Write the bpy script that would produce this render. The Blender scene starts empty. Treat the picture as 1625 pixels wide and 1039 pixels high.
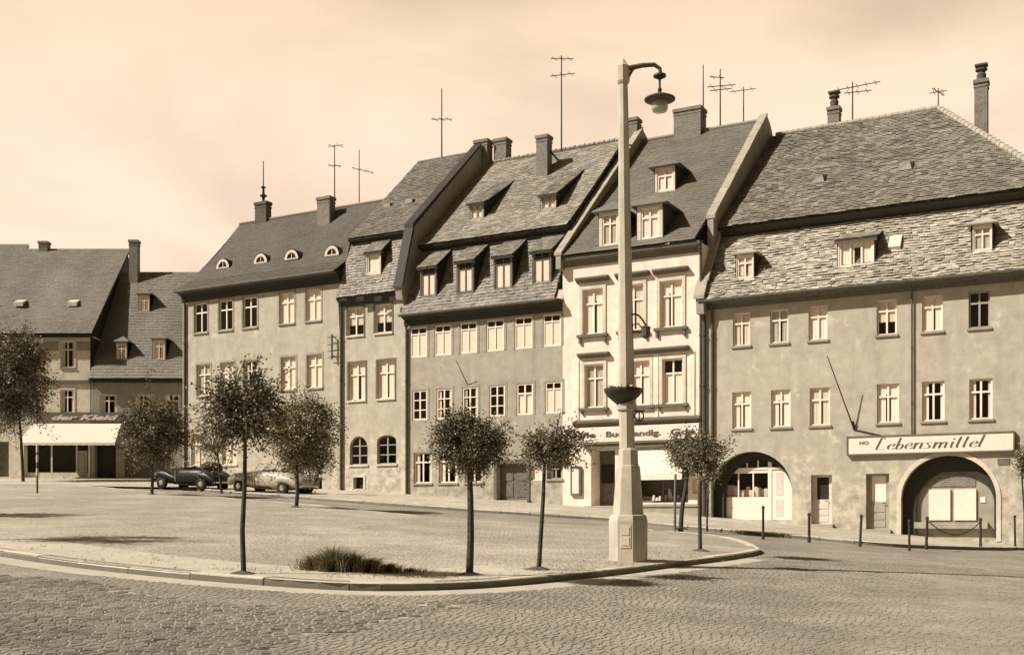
import bpy, bmesh, math, random
from math import radians, sin, cos, pi, sqrt, atan2
from mathutils import Vector, Matrix
from mathutils.geometry import delaunay_2d_cdt
random.seed(7)
SC = bpy.context.scene
COL = SC.collection

# ------------------------------------------------------------------ camera model of the place (metres)
EYE = 1.6                       # eye height, camera stands at x = y = 0 looking along +y
FPX, CX, HY = 1750.0, 812.5, 820.0   # focal length, centre and horizon measured on the 1625 px wide print

def ground(x, y):
    x = max(-36.0, min(24.0, x)); y = max(0.0, min(72.0, y))
    return EYE - 1.579695 - 0.027758*x + 0.034243*y - 0.001192*x*x - 0.000459*x*y + 0.000191*y*y

def gp(px, py, lift=0.0):
    """where the line of sight through a point of the print meets the sloping square"""
    a, b = (px-CX)/FPX, -(py-HY)/FPX
    lo = 4.0
    f = lambda Y: EYE + b*Y - ground(a*Y, Y) - lift
    Y = lo
    while Y < 90 and f(Y) > 0: Y += 0.05
    return Vector((a*Y, Y, ground(a*Y, Y) + lift))

class Frame:
    """a facade: local x along the front to the right, local y into the house, local z up"""
    def __init__(s, ox, oy, tx, ty):
        s.o = Vector((ox, oy)); s.t = Vector((tx, ty)).normalized(); s.d = Vector((-s.t.y, s.t.x))
        s.z0 = ground(ox, oy)
    def loc(s, px, py, d=0.0):
        r = (px-CX)/FPX
        p = s.o + s.d*d
        u = (r*p.y - p.x)/(s.t.x - r*s.t.y)
        w = p + s.t*u
        return u, EYE - (py-HY)/FPX*w.y - s.z0
    def X(s, px, d=0.0): return s.loc(px, HY, d)[0]
    def Z(s, px, py, d=0.0): return s.loc(px, py, d)[1]
    def Zm(s, a, b, d=0.0): return 0.5*(s.Z(*a, d) + s.Z(*b, d))
    def slope(s, px, py, d0, z0, d1, z1):
        """point of a roof plane rising from (d0,z0) to (d1,z1)"""
        d = d0
        for _ in range(60):
            x, z = s.loc(px, py, d)
            d = d + 0.5*((d0 + (z-z0)*(d1-d0)/(z1-z0)) - d)
        return x, d, z
    def ground(s, x, d=0.0):
        p = s.o + s.t*x + s.d*d
        return ground(p.x, p.y) - s.z0
    def empty(s, name):
        e = bpy.data.objects.new(name, None); COL.objects.link(e)
        e.location = (s.o.x, s.o.y, s.z0); e.rotation_euler = (0, 0, atan2(s.t.y, s.t.x))
        e.empty_display_size = 0.5
        return e

# ------------------------------------------------------------------ mesh helpers
class MB:
    def __init__(s): s.v = []; s.f = []; s.tone = []; s.mi = []; s.m = 0
    def face(s, pts, tone=0.5):
        n = len(s.v); s.v += [tuple(p) for p in pts]; s.f.append(list(range(n, n+len(pts)))); s.tone.append(tone); s.mi.append(s.m)
    def box(s, x0, x1, y0, y1, z0, z1, tone=0.5):
        n = len(s.v)
        s.v += [(x0,y0,z0),(x1,y0,z0),(x1,y1,z0),(x0,y1,z0),(x0,y0,z1),(x1,y0,z1),(x1,y1,z1),(x0,y1,z1)]
        for q in ((0,3,2,1),(4,5,6,7),(0,1,5,4),(1,2,6,5),(2,3,7,6),(3,0,4,7)):
            s.f.append([n+i for i in q]); s.tone.append(tone); s.mi.append(s.m)
    def prism(s, poly, x0, x1, tone=0.5):
        """(y,z) outline swept along x"""
        n = len(s.v); k = len(poly)
        s.v += [(x0, a, b) for a, b in poly] + [(x1, a, b) for a, b in poly]
        s.f.append([n+i for i in range(k)]); s.f.append([n+k+i for i in range(k-1, -1, -1)])
        for i in range(k):
            j = (i+1) % k; s.f.append([n+i, n+k+i, n+k+j, n+j])
        s.tone += [tone]*(k+2); s.mi += [s.m]*(k+2)
    def ring(s, c, ax, ay, n, rx, ry=None, ph=0):
        ry = ry or rx; i0 = len(s.v)
        for i in range(n):
            a = 2*pi*i/n + ph
            s.v.append(tuple(c + ax*(rx*cos(a)) + ay*(ry*sin(a))))
        return list(range(i0, i0+n))
    def bridge(s, a, b, tone=0.5):
        n = len(a)
        for i in range(n):
            s.f.append([a[i], a[(i+1)%n], b[(i+1)%n], b[i]]); s.tone.append(tone); s.mi.append(s.m)
    def cap(s, r, tone=0.5): s.f.append(list(r)); s.tone.append(tone); s.mi.append(s.m)
    def tube(s, pts, rad, n=8, caps=True, flat=1.0):
        pts = [Vector(p) for p in pts]; k = len(pts)
        if not isinstance(rad, (list, tuple)): rad = [rad]*k
        prev = None; up = Vector((0,0,1)); lastx = None
        rings = []
        for i in range(k):
            t = (pts[min(i+1,k-1)] - pts[max(i-1,0)]).normalized()
            if lastx is None:
                ref = Vector((0,0,1)) if abs(t.z) < 0.9 else Vector((1,0,0))
                ax = t.cross(ref).normalized()
            else:
                ax = (lastx - t*lastx.dot(t)).normalized()
            lastx = ax; ay = t.cross(ax)
            rings.append(s.ring(pts[i], ax, ay, n, rad[i], rad[i]*flat))
        for a, b in zip(rings, rings[1:]): s.bridge(a, b)
        if caps: s.cap(rings[0][::-1]); s.cap(rings[-1])
    def lathe(s, prof, n=16, c=(0,0,0), axis='z', ph=0, caps=True):
        c = Vector(c)
        A = {'z': (Vector((1,0,0)), Vector((0,1,0)), Vector((0,0,1))), 'y': (Vector((0,0,1)), Vector((1,0,0)), Vector((0,1,0))),
             'x': (Vector((0,1,0)), Vector((0,0,1)), Vector((1,0,0)))}[axis]
        rs = [s.ring(c + A[2]*h, A[0], A[1], n, max(r, 1e-4), None, ph) for r, h in prof]
        for a, b in zip(rs, rs[1:]): s.bridge(a, b)
        if caps: s.cap(rs[0][::-1]); s.cap(rs[-1])
    def build(s, name, mat, parent=None, smooth=False, tone=False):
        me = bpy.data.meshes.new(name); me.from_pydata(s.v, [], s.f)
        for m in (mat if isinstance(mat, (list, tuple)) else [mat]): me.materials.append(m)
        if any(s.mi): me.polygons.foreach_set('material_index', s.mi)
        if tone:
            at = me.attributes.new('tone', 'FLOAT', 'FACE'); at.data.foreach_set('value', s.tone)
        if smooth:
            me.polygons.foreach_set('use_smooth', [True]*len(me.polygons))
        me.update()
        o = bpy.data.objects.new(name, me); COL.objects.link(o)
        if parent: o.parent = parent
        return o

def tag(o, label=None, cat=None, group=None, kind=None):
    if label: o['label'] = label
    if cat: o['category'] = cat
    if group: o['group'] = group
    if kind: o['kind'] = kind
    return o
def empty(name, loc, rz=0.0):
    e = bpy.data.objects.new(name, None); COL.objects.link(e); e.location = loc; e.rotation_euler = (0,0,rz); e.empty_display_size = .3
    return e
def copy_tree(o, parent=None):
    c = o.copy(); COL.objects.link(c)
    if parent: c.parent = parent
    for ch in list(o.children): copy_tree(ch, c)
    return c

# ------------------------------------------------------------------ materials (a sepia print: every colour a brown of its own value)
def S(v, w=1.0):
    if w > 1.05: return (v, v*.87, v*.735, 1)      # whites of the print are faintly rosy
    return (v, v*(1-0.085*w), v*(1-0.265*w), 1)
class NT:
    def __init__(s, name):
        s.m = bpy.data.materials.new(name); s.m.use_nodes = True
        s.t = s.m.node_tree; s.n = s.t.nodes; s.b = s.n['Principled BSDF']
        s.b.inputs['Specular IOR Level'].default_value = 0.25
    def new(s, k, **kw):
        x = s.n.new(k)
        for a, b in kw.items(): setattr(x, a, b)
        return x
    def link(s, a, b): s.t.links.new(a, b)
    def coord(s, scale=(1,1,1), kind='Object', rot=(0,0,0)):
        c = s.new('ShaderNodeTexCoord'); m = s.new('ShaderNodeMapping'); m.inputs['Scale'].default_value = scale
        m.inputs['Rotation'].default_value = rot
        s.link(c.outputs[kind], m.inputs[0]); return m.outputs[0]
    def noise(s, vec, scale, detail=4, rough=.55):
        x = s.new('ShaderNodeTexNoise'); x.inputs['Scale'].default_value = scale; x.inputs['Detail'].default_value = detail
        x.inputs['Roughness'].default_value = rough; s.link(vec, x.inputs['Vector']); return x.outputs['Fac']
    def ramp(s, fac, *stops):
        r = s.new('ShaderNodeValToRGB'); e = r.color_ramp.elements
        while len(e) < len(stops): e.new(0.5)
        for el, (p, c) in zip(e, stops): el.position = p; el.color = c
        s.link(fac, r.inputs[0]); return r.outputs[0]
    def mix(s, fac, a, b, mode='MIX'):
        m = s.new('ShaderNodeMix', data_type='RGBA', blend_type=mode)
        for sock, v in ((m.inputs['Factor'], fac), (m.inputs['A'], a), (m.inputs['B'], b)):
            if isinstance(v, (int, float)): sock.default_value = v
            elif isinstance(v, tuple): sock.default_value = v
            else: s.link(v, sock)
        return m.outputs['Result']
    def bump(s, h, strength=.4, dist=.02):
        b = s.new('ShaderNodeBump'); b.inputs['Strength'].default_value = strength; b.inputs['Distance'].default_value = dist
        s.link(h, b.inputs['Height']); s.link(b.outputs[0], s.b.inputs['Normal'])
    def col(s, c):
        if isinstance(c, tuple): s.b.inputs['Base Color'].default_value = c
        else: s.link(c, s.b.inputs['Base Color'])
    def rough(s, r): s.b.inputs['Roughness'].default_value = r

def plain(name, v, rough=.7, metal=0.0, var=.25, scale=6.0, w=1.0, spec=.25):
    t = NT(name); n = t.noise(t.coord(), scale, 5)
    t.col(t.ramp(n, (.3, S(v*(1-var), w)), (.7, S(min(.92, v*(1+var)), w)))); t.rough(rough)
    t.b.inputs['Metallic'].default_value = metal; t.b.inputs['Specular IOR Level'].default_value = spec
    return t.m
def plaster(name, v, stain=.35, patch=.0, w=1.0):
    t = NT(name); c = t.coord(); cs = t.coord((1.3,1.3,.22)); 
    big = t.noise(c, .45, 5, .6); mid = t.noise(c, 2.2, 6, .65); fine = t.noise(c, 22, 4, .6); streak = t.noise(cs, 1.6, 5, .6)
    base = t.ramp(big, (.34, S(v*.8, w)), (.66, S(v*1.14, w)))
    base = t.mix(.55, base, t.ramp(mid, (.38, S(v*.72, w)), (.62, S(v*1.2, w))))
    st = t.ramp(streak, (.50, (0,0,0,1)), (.72, (1,1,1,1)))
    base = t.mix(t.mix(1.0, st, (stain,)*3+(1,), 'MULTIPLY'), base, S(v*.55, w))
    if patch:      # flaked plaster low on the wall, with its own ragged outline
        sx = t.new('ShaderNodeSeparateXYZ'); t.link(t.coord(), sx.inputs[0])
        a = t.new('ShaderNodeMapRange'); a.inputs[1].default_value = 2.6; a.inputs[2].default_value = .2; a.inputs[3].default_value = 0; a.inputs[4].default_value = .32*patch
        t.link(sx.outputs['Z'], a.inputs[0])
        ad = t.new('ShaderNodeMath', operation='ADD'); t.link(a.outputs[0], ad.inputs[0]); t.link(t.noise(c, 1.1, 6, .62), ad.inputs[1])
        base = t.mix(t.ramp(ad.outputs[0], (.60, (0,0,0,1)), (.64, (1,1,1,1))), base, t.ramp(mid, (.38, S(v*.62, w)), (.6, S(min(.8, v*1.34), w))))
    base = t.mix(.25, base, t.ramp(fine, (.3, S(v*.75, w)), (.7, S(v*1.2, w))))
    t.col(base); t.rough(.9)
    t.bump(fine, .35, .012)
    return t.m
def slate(name, v, var=.35):
    t = NT(name); a = t.new('ShaderNodeAttribute', attribute_name='tone')
    n = t.noise(t.coord(), 9, 5); big = t.noise(t.coord(), .5, 4)
    c = t.ramp(a.outputs['Fac'], (0, S(v*(1-min(.88, var)))), (.55, S(v)), (1, S(v*(1+var*1.1))))
    c = t.mix(.4, c, t.ramp(n, (.3, S(v*.6)), (.7, S(v*1.45))))
    c = t.mix(.35, c, t.ramp(big, (.35, S(v*.7)), (.65, S(v*1.35))))
    t.col(c); t.rough(.62); t.b.inputs['Specular IOR Level'].default_value = .4
    t.bump(n, .3, .01)
    return t.m
def brick(name, v, mortar=.4):
    t = NT(name); c = t.coord()
    b = t.new('ShaderNodeTexBrick'); b.inputs['Scale'].default_value = 1; b.inputs['Brick Width'].default_value = .25; b.inputs['Row Height'].default_value = .08
    b.inputs['Mortar Size'].default_value = .008; b.inputs['Color1'].default_value = S(v); b.inputs['Color2'].default_value = S(v*.6); b.inputs['Mortar'].default_value = S(mortar)
    sx = t.new('ShaderNodeSeparateXYZ'); t.link(c, sx.inputs[0]); ad = t.new('ShaderNodeMath', operation='ADD'); t.link(sx.outputs[0], ad.inputs[0]); t.link(sx.outputs[1], ad.inputs[1])
    cm = t.new('ShaderNodeCombineXYZ'); t.link(ad.outputs[0], cm.inputs[0]); t.link(sx.outputs[2], cm.inputs[1]); t.link(cm.outputs[0], b.inputs[0])
    n = t.noise(c, 5, 5)
    t.col(t.mix(.5, b.outputs[0], t.ramp(n, (.3, S(v*.5)), (.7, S(v*1.3))))); t.rough(.9)
    return t.m
def cobbles(name, v, size, joint=.45, bmp=.75, dist=.03):
    t = NT(name); c = t.coord(); 
    wob = t.new('ShaderNodeTexNoise'); wob.inputs['Scale'].default_value = 1.5; t.link(c, wob.inputs['Vector'])
    ad = t.new('ShaderNodeVectorMath', operation='MULTIPLY_ADD'); t.link(wob.outputs['Color'], ad.inputs[0]); ad.inputs[1].default_value = (.12,.12,0); t.link(c, ad.inputs[2])
    fl = t.new('ShaderNodeVectorMath', operation='MULTIPLY'); t.link(ad.outputs[0], fl.inputs[0]); fl.inputs[1].default_value = (1,1,0)
    v1 = t.new('ShaderNodeTexVoronoi', feature='DISTANCE_TO_EDGE'); v1.inputs['Scale'].default_value = 1/size; v1.inputs['Randomness'].default_value = .62
    v2 = t.new('ShaderNodeTexVoronoi', feature='F1'); v2.inputs['Scale'].default_value = 1/size; v2.inputs['Randomness'].default_value = .62
    t.link(fl.outputs[0], v1.inputs['Vector']); t.link(fl.outputs[0], v2.inputs['Vector'])
    cell = t.new('ShaderNodeSeparateColor'); t.link(v2.outputs['Color'], cell.inputs[0])
    stone = t.ramp(cell.outputs[0], (0, S(v*.62)), (.6, S(v)), (1, S(v*1.35)))
    big = t.noise(c, .28, 5, .62); mid = t.noise(c, 1.3, 5, .6); fine = t.noise(c, 30, 4, .6)
    stone = t.mix(.5, stone, t.ramp(big, (.38, S(v*.5)), (.62, S(v*1.45))))
    stone = t.mix(.4, stone, t.ramp(mid, (.36, S(v*.6)), (.64, S(v*1.35))))
    stone = t.mix(.2, stone, t.ramp(fine, (.3, S(v*.5)), (.7, S(v*1.4))))
    dust = t.ramp(t.noise(c, .55, 5, .6), (.46, (0,0,0,1)), (.62, (1,1,1,1)))      # sand blown over the joints
    jt = t.ramp(v1.outputs['Distance'], (.02, (1,1,1,1)), (.16, (0,0,0,1)))
    jm = t.mix(1.0, jt, t.mix(dust, (.9,)*3+(1,), (.25,)*3+(1,)), 'MULTIPLY')
    t.col(t.mix(jm, stone, S(v*joint))); t.rough(.85)
    h = t.ramp(v1.outputs['Distance'], (0, (0,0,0,1)), (.28, (1,1,1,1)))
    t.bump(t.mix(.18, h, fine), bmp, dist)
    return t.m

M = {}
M['h1'] = plaster('plaster_cream', .44, .5, .7); M['h2'] = plaster('plaster_flaked', .47, .5, 1.2); M['h3'] = plaster('plaster_grey', .36, .45, 1.1)
M['h4'] = plaster('plaster_white', .80, .35, .0, 1.5); M['h5'] = plaster('plaster_brown', .43, .5, 1.0); M['hA'] = plaster('plaster_far', .68, .3, .3)
M['hB'] = plaster('plaster_dull', .30, .3, .3); M['vault'] = plaster('plaster_vault', .22, .4)
M['trimlight'] = plaster('trim_light', .6, .3); M['trimdark'] = plaster('trim_dark', .15, .3); M['trimmid'] = plaster('trim_mid', .33, .3)
M['slate5'] = slate('slate_worn', .23, .85); M['slate5l'] = slate('slate_pale', .38, .95); M['slate3'] = slate('slate_grey', .27, .8); M['slate3l'] = slate('slate_brown', .21, .85)
M['slate1'] = slate('slate_smooth', .09, .25); M['slate4'] = slate('slate_dark', .15, .22); M['slate2'] = slate('slate_mid', .16, .75); M['slateA'] = slate('slate_far', .165, .25)
M['under'] = plain('roof_boarding', .06); M['darkwood'] = plain('arch_shade', .035); M['eave'] = plain('eave_wood', .04); M['brownwood'] = plain('brown_wood', .13, .6)
M['white'] = plain('white_paint', .80, .5, var=.06, w=1.4); M['offwhite'] = plain('off_white_paint', .62, .5, var=.12, w=1.4); M['greypaint'] = plain('grey_paint', .34, .55, var=.15)
M['curtain'] = plain('white_curtain', .84, .9, var=.05, scale=14, w=1.1); M['curtain2'] = plain('net_curtain', .66, .9, var=.08, scale=14, w=1.1); M['curtain3'] = plain('grey_curtain', .46, .9, var=.12, scale=9); M['blind'] = plain('white_blind', .78, .8, var=.05, w=1.1)
M['room'] = plain('dark_room', .03, .9); M['zinc'] = plain('zinc', .09, .7, .0); M['iron'] = plain('iron', .045, .55, .2); M['wire'] = plain('aerial_metal', .09, .5, .3)
M['brick'] = brick('chimney_brick', .2); M['brickdark'] = brick('sooty_brick', .11, .16); M['stone'] = plaster('coping_stone', .36, .4)
M['concrete'] = plaster('mast_concrete', .47, .6); M['kerb'] = [plaster('kerb_granite', .55, .35), plaster('kerb_shade_face', .17, .5)]  # street face of the kerb darkened in its colour to stand for shade
M['canvas'] = plain('awning_canvas', .70, .9, var=.05, w=1.1); M['board'] = plain('sign_board', .74, .6, var=.08, w=1.4); M['letter'] = plain('sign_letter', .10, .6)
M['paint_dark'] = plain('dark_car_paint', .012, .42, var=.1, spec=.3); M['paint_grey'] = plain('grey_car_paint', .40, .42, var=.04, spec=.4); M['chrome'] = plain('chrome', .8, .15, .9, var=.02)
M['tyre'] = plain('tyre', .02, .8); M['leather'] = plain('hood_cloth', .06, .8); M['bark'] = plain('bark', .06, .95, var=.45, scale=18); M['stake'] = plain('stake_wood', .16, .9)
M['soil'] = plain('soil', .09, .95, var=.4, scale=20); M['lens'] = plain('lamp_glass', .42, .25, var=.1, spec=.5)
def leaf(name, v, g=1.0):
    t = NT(name); a = t.new('ShaderNodeAttribute', attribute_name='tone')
    c = lambda k: (v*k, v*k*.88, v*k*.52*g, 1)
    t.col(t.ramp(a.outputs['Fac'], (0, c(.5)), (.6, c(1.0)), (1, c(2.1)))); t.rough(.55); t.b.inputs['Specular IOR Level'].default_value = .35
    return t.m
M['leafdark'] = leaf('leaf_dark', .165); M['leafmid'] = leaf('leaf_mid', .27); M['leafpale'] = leaf('leaf_pale', .32); M['grass'] = leaf('grass_blade', .27)
def glass(name):
    m = bpy.data.materials.new(name); m.use_nodes = True; t = m.node_tree; t.nodes.clear()
    o = t.nodes.new('ShaderNodeOutputMaterial'); mx = t.nodes.new('ShaderNodeMixShader'); tr = t.nodes.new('ShaderNodeBsdfTransparent'); gl = t.nodes.new('ShaderNodeBsdfGlossy')
    lw = t.nodes.new('ShaderNodeLayerWeight'); lw.inputs['Blend'].default_value = .5; pw = t.nodes.new('ShaderNodeMath'); pw.operation = 'POWER'; pw.inputs[1].default_value = 4; t.links.new(lw.outputs['Facing'], pw.inputs[0]); fr = t.nodes.new('ShaderNodeMath'); fr.operation = 'ADD'; fr.inputs[1].default_value = .05; t.links.new(pw.outputs[0], fr.inputs[0]); gl.inputs['Roughness'].default_value = .03; tr.inputs['Color'].default_value = (.99,.985,.97,1)
    t.links.new(fr.outputs[0], mx.inputs[0]); t.links.new(tr.outputs[0], mx.inputs[1]); t.links.new(gl.outputs[0], mx.inputs[2]); t.links.new(mx.outputs[0], o.inputs[0])
    return m
M['glass'] = glass('window_glass')
M['island'] = cobbles('square_cobbles', .40, .105, .55, .4); M['road'] = cobbles('road_setts', .29, .11, .6, dist=.015); M['setts'] = cobbles('dark_setts', .34, .15, .4, dist=.04)
M['pave'] = cobbles('pavement_slabs', .46, .3, .7, dist=.01)
def sandmat():
    t = NT('sand_verge'); c = t.coord(); n = t.noise(c, 3, 6, .65); f = t.noise(c, 40, 4); b = t.noise(c, .6, 4)
    t.col(t.mix(.4, t.ramp(n, (.3, S(.36)), (.7, S(.56))), t.mix(.5, t.ramp(f, (.3, S(.3)), (.7, S(.6))), t.ramp(b, (.35, S(.36)), (.65, S(.58))))))
    t.rough(.95); t.bump(f, .5, .02); return t.m
M['sand'] = sandmat()

# ------------------------------------------------------------------ ground
def sheet(name, mat, ring, lift, step=.9, smooth=True):
    """a sheet over the outline `ring` that follows the slope of the square"""
    pts = []
    n = len(ring)
    for i in range(n):
        a, b = Vector(ring[i]), Vector(ring[(i+1) % n]); k = max(1, int((b-a).length/step))
        pts += [a.lerp(b, j/k) for j in range(k)]
    nb = len(pts)
    x0, x1 = min(p.x for p in pts), max(p.x for p in pts); y0, y1 = min(p.y for p in pts), max(p.y for p in pts)
    inner = [Vector((x0 + (i+.5)*step*1.01, y0 + (j+.37)*step)) for i in range(int((x1-x0)/step)) for j in range(int((y1-y0)/step))]
    vs, es, fs, *_ = delaunay_2d_cdt(pts + inner, [(i, (i+1) % nb) for i in range(nb)], [list(range(nb))], 1, 1e-4)
    mb = MB(); mb.v = [(p.x, p.y, ground(p.x, p.y) + lift) for p in vs]; mb.f = [list(f) for f in fs]; mb.tone = [.5]*len(fs); mb.mi = [0]*len(fs)
    o = mb.build(name, mat, None, smooth)
    me = o.data
    bm = bmesh.new(); bm.from_mesh(me)
    for f in bm.faces:
        f.normal_update()
        if f.normal.z < 0: f.normal_flip()
    bm.to_mesh(me); bm.free()
    return tag(o, kind='structure')

def base_ground():
    xs = [-420,-200,-100,-60] + [-40 + 1.5*i for i in range(48)] + [40,60,100,200,420]
    ys = [-200,-80,-30,-12] + [-4 + 1.5*i for i in range(54)] + [84,100,160,420]
    mb = MB(); n = len(xs)
    mb.v = [(x, y, ground(x, y)) for y in ys for x in xs]
    for j in range(len(ys)-1):
        for i in range(n-1): mb.f.append([j*n+i, j*n+i+1, (j+1)*n+i+1, (j+1)*n+i])
    mb.tone = [.5]*len(mb.f); mb.mi = [0]*len(mb.f)
    tag(mb.build('road', M['road'], None, True), kind='structure')
base_ground()

def smoothline(pts, k=4):
    out = []
    n = len(pts)
    for i in range(n-1):
        p0, p1, p2, p3 = pts[max(i-1,0)], pts[i], pts[i+1], pts[min(i+2,n-1)]
        for j in range(k):
            t = j/k
            out.append(tuple(0.5*((2*p1[a]) + (-p0[a]+p2[a])*t + (2*p0[a]-5*p1[a]+4*p2[a]-p3[a])*t*t + (-p0[a]+3*p1[a]-3*p2[a]+p3[a])*t**3) for a in range(2)))
    out.append(tuple(pts[-1]))
    return out
KH = .11
near = [gp(x, y).xy[:] for x, y in ((-330,846),(-180,858),(-80,870),(0,883),(100,898),(200,910),(330,922),(490,934),(600,938),(720,936),(820,929),(900,921),(980,912),(1060,901),(1130,892),(1180,885),(1204,880))]
tipx = [gp(x, y).xy[:] for x, y in ((1206,876),(1192,868),(1165,860))]
far = [gp(x, y).xy[:] for x, y in ((1120,852),(1040,846),(966,841),(850,835),(750,829),(620,818),(500,805),(400,797),(240,782),(100,771),(0,764),(-120,757),(-330,748))]
near_s = smoothline(near + tipx + far[:2], 3)
far_s = smoothline(far[1:], 2)
ring = near_s + far_s[1:]
sheet('square_paving', M['island'], ring, KH - .012)
def offset(line, d):
    out = []
    for i, p in enumerate(line):
        a = Vector(line[max(i-1,0)]); b = Vector(line[min(i+1,len(line)-1)]); t = (b-a).normalized()
        out.append((p[0] - t.y*d, p[1] + t.x*d))
    return out
def resample(line, step):
    pts = [Vector(p) for p in line]; out = [pts[0]]; acc = 0
    for a, b in zip(pts, pts[1:]):
        L = (b-a).length; s = step - acc
        while s <= L: out.append(a.lerp(b, s/L)); s += step
        acc = (acc + L) % step if False else (L - (s - step))
    return out
def kerb(name, line, w, h, mat, stone=1.0):
    """a row of granite kerb stones with joints, following the slope"""
    random.seed(len(line)); mb = MB()
    pts = resample(line, stone/3)
    i = 0
    while i + 3 < len(pts):
        seg = pts[i:i+4]; i += 3; dz = random.uniform(-.012, .012); dw = random.uniform(-.012, .012)
        cols = []
        for k, p in enumerate(seg):
            a = seg[max(k-1,0)]; b = seg[min(k+1,3)]; t = (b-a).normalized(); nrm = Vector((-t.y, t.x))
            q = p + t*(.012 if k == 0 else -.012 if k == 3 else 0)
            z = ground(q.x, q.y) + dz
            o = q + nrm*dw; n_ = q + nrm*w
            cols.append([(o.x, o.y, z-.1), (o.x, o.y, z+h-.025), (o.x+nrm.x*.03, o.y+nrm.y*.03, z+h), (n_.x, n_.y, z+h), (n_.x, n_.y, z-.1)])
        for a, b in zip(cols, cols[1:]):
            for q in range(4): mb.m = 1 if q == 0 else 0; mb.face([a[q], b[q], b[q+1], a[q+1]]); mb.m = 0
        mb.face(cols[0]); mb.face(cols[3][::-1])
    return tag(mb.build(name, mat), kind='structure')
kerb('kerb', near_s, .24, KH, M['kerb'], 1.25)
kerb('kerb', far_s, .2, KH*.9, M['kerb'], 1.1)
# sandy trodden strip just inside the kerb and dark setts of the crossing street
sheet('trodden_verge', M['sand'], offset(near_s[6:34], .25) + [(x, y) for x, y in offset(near_s[6:34], 1.7)][::-1], KH - .006, .35)
setts = [gp(x, y).xy[:] for x, y in ((-330,930),(-100,905),(0,915),(110,922),(260,948),(420,962),(560,962),(680,958),(755,952))]
setts2 = [gp(x, y).xy[:] for x, y in ((770,955),(690,972),(600,990),(520,1004),(440,1022),(330,1060),(200,1120))]
sheet('sett_bed', M['sand'], smoothline(setts, 3) + smoothline(setts2, 3) + [(-9, 6.0)], .004, .7)
gut = offset(near_s[4:46], -.02)
sheet('gutter', M['sand'], offset(near_s[4:46], -.55)  + gut[::-1], .004, .3)

def inside(poly, x, y):
    c = False; j = len(poly)-1
    for i in range(len(poly)):
        xi, yi = poly[i]; xj, yj = poly[j]
        if (yi > y) != (yj > y) and x < (xj-xi)*(y-yi)/(yj-yi)+xi: c = not c
        j = i
    return c
def sett_stones(name, mat, test, box, w, d, ang, lift, rise, jit, arc=.0, tone=.5, deep=.012):
    """paving of single setts, laid in bonded courses that bow in shallow arcs"""
    mb = MB(); ca, sa = cos(ang), sin(ang); x0, y0, x1, y1 = box; R_ = max(x1-x0, y1-y0)*.75; mx, my = (x0+x1)/2, (y0+y1)/2
    n = int(R_/d)
    for r in range(-n, n):
        u = -R_ + random.random()*w
        while u < R_:
            ww = w*random.uniform(.75, 1.3); uc = u + ww/2; vc = r*d + arc*sin(uc*pi/1.7) + random.gauss(0, d*.025)
            X, Y = mx + uc*ca - vc*sa, my + uc*sa + vc*ca; u += ww
            if not (x0 < X < x1 and y0 < Y < y1) or not test(X, Y): continue
            g = ground(X, Y) + lift; hx, hy = ww/2-.002, d/2-.002; bx, by = hx*.80, hy*.76; th = ang + random.gauss(0, .05); c_, s_ = cos(th), sin(th)
            tx, ty, h = random.gauss(0, jit), random.gauss(0, jit), rise*random.uniform(.6, 1.25)
            P = lambda a, b, z: (X + a*c_ - b*s_, Y + a*s_ + b*c_, g + z + (a*tx + b*ty if z > 0 else 0))
            i0 = len(mb.v); q = random.uniform(.96, 1.03)
            mb.v += [P(-hx,-hy,-deep), P(hx*q,-hy,-deep), P(hx,hy*q,-deep), P(-hx*q,hy,-deep), P(-bx,-by,h), P(bx*q,-by,h), P(bx,by*q,h), P(-bx*q,by,h)]
            tn = min(1, max(0, random.gauss(tone, .24)))
            for f in ((4,5,6,7),(0,1,5,4),(1,2,6,5),(2,3,7,6),(3,0,4,7)): mb.f.append([i0+k for k in f]); mb.tone.append(tn); mb.mi.append(0)
    o = mb.build(name, mat, None, False, tone=True)
    return tag(o, kind='structure')
def settmat(name, v):
    t = NT(name); a = t.new('ShaderNodeAttribute', attribute_name='tone'); c = t.coord()
    big = t.noise(c, .5, 5, .62); mid = t.noise(c, 2.2, 5, .6); fine = t.noise(c, 45, 4, .65)
    col = t.ramp(a.outputs['Fac'], (0, S(v*.6)), (.55, S(v)), (1, S(v*1.4)))
    col = t.mix(.62, col, t.ramp(big, (.40, S(v*.5)), (.60, S(v*1.5))))
    col = t.mix(.35, col, t.ramp(mid, (.36, S(v*.6)), (.64, S(v*1.35))))
    col = t.mix(.3, col, t.ramp(fine, (.3, S(v*.5)), (.7, S(v*1.4))))
    t.col(col); t.rough(.7); t.bump(fine, .4, .008); return t.m
def jt(a, b): return .10*sin(5.1*a+2.3*b) + .08*sin(13.7*a-9.1*b) + .06*sin(41*a+37*b)
def ks_side(x, y): return y < 36 - .25*x
M['sett_dark'] = settmat('basalt_setts', .215); M['sett_light'] = settmat('granite_setts', .265)
dark_poly = [tuple(v) for v in smoothline(setts, 3) + smoothline(setts2, 3) + [(-9, 6.0)]]
random.seed(77); kerb_poly = ring
sett_stones('dark_setts', M['sett_dark'], lambda x, y: inside(dark_poly, x + jt(x,y), y + jt(y,x)), (-9, 6.5, 1.5, 17.5), .13, .105, radians(24), .010, .010, .045, .06, .45, .006)
gut_poly = [tuple(v) for v in offset(near_s[4:46], -.5) + near_s[4:46][::-1]]
sett_stones('street_setts', M['sett_light'], lambda x, y: abs(x) < .50*y+1.5 and not inside(dark_poly, x + jt(x,y), y + jt(y,x)) and not inside(kerb_poly, x, y) and not inside(gut_poly, x, y) and ks_side(x, y), (-6, 7.5, 13, 27), .095, .082, radians(-12), .006, .0025, .014, .03, .5, .0015)

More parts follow.
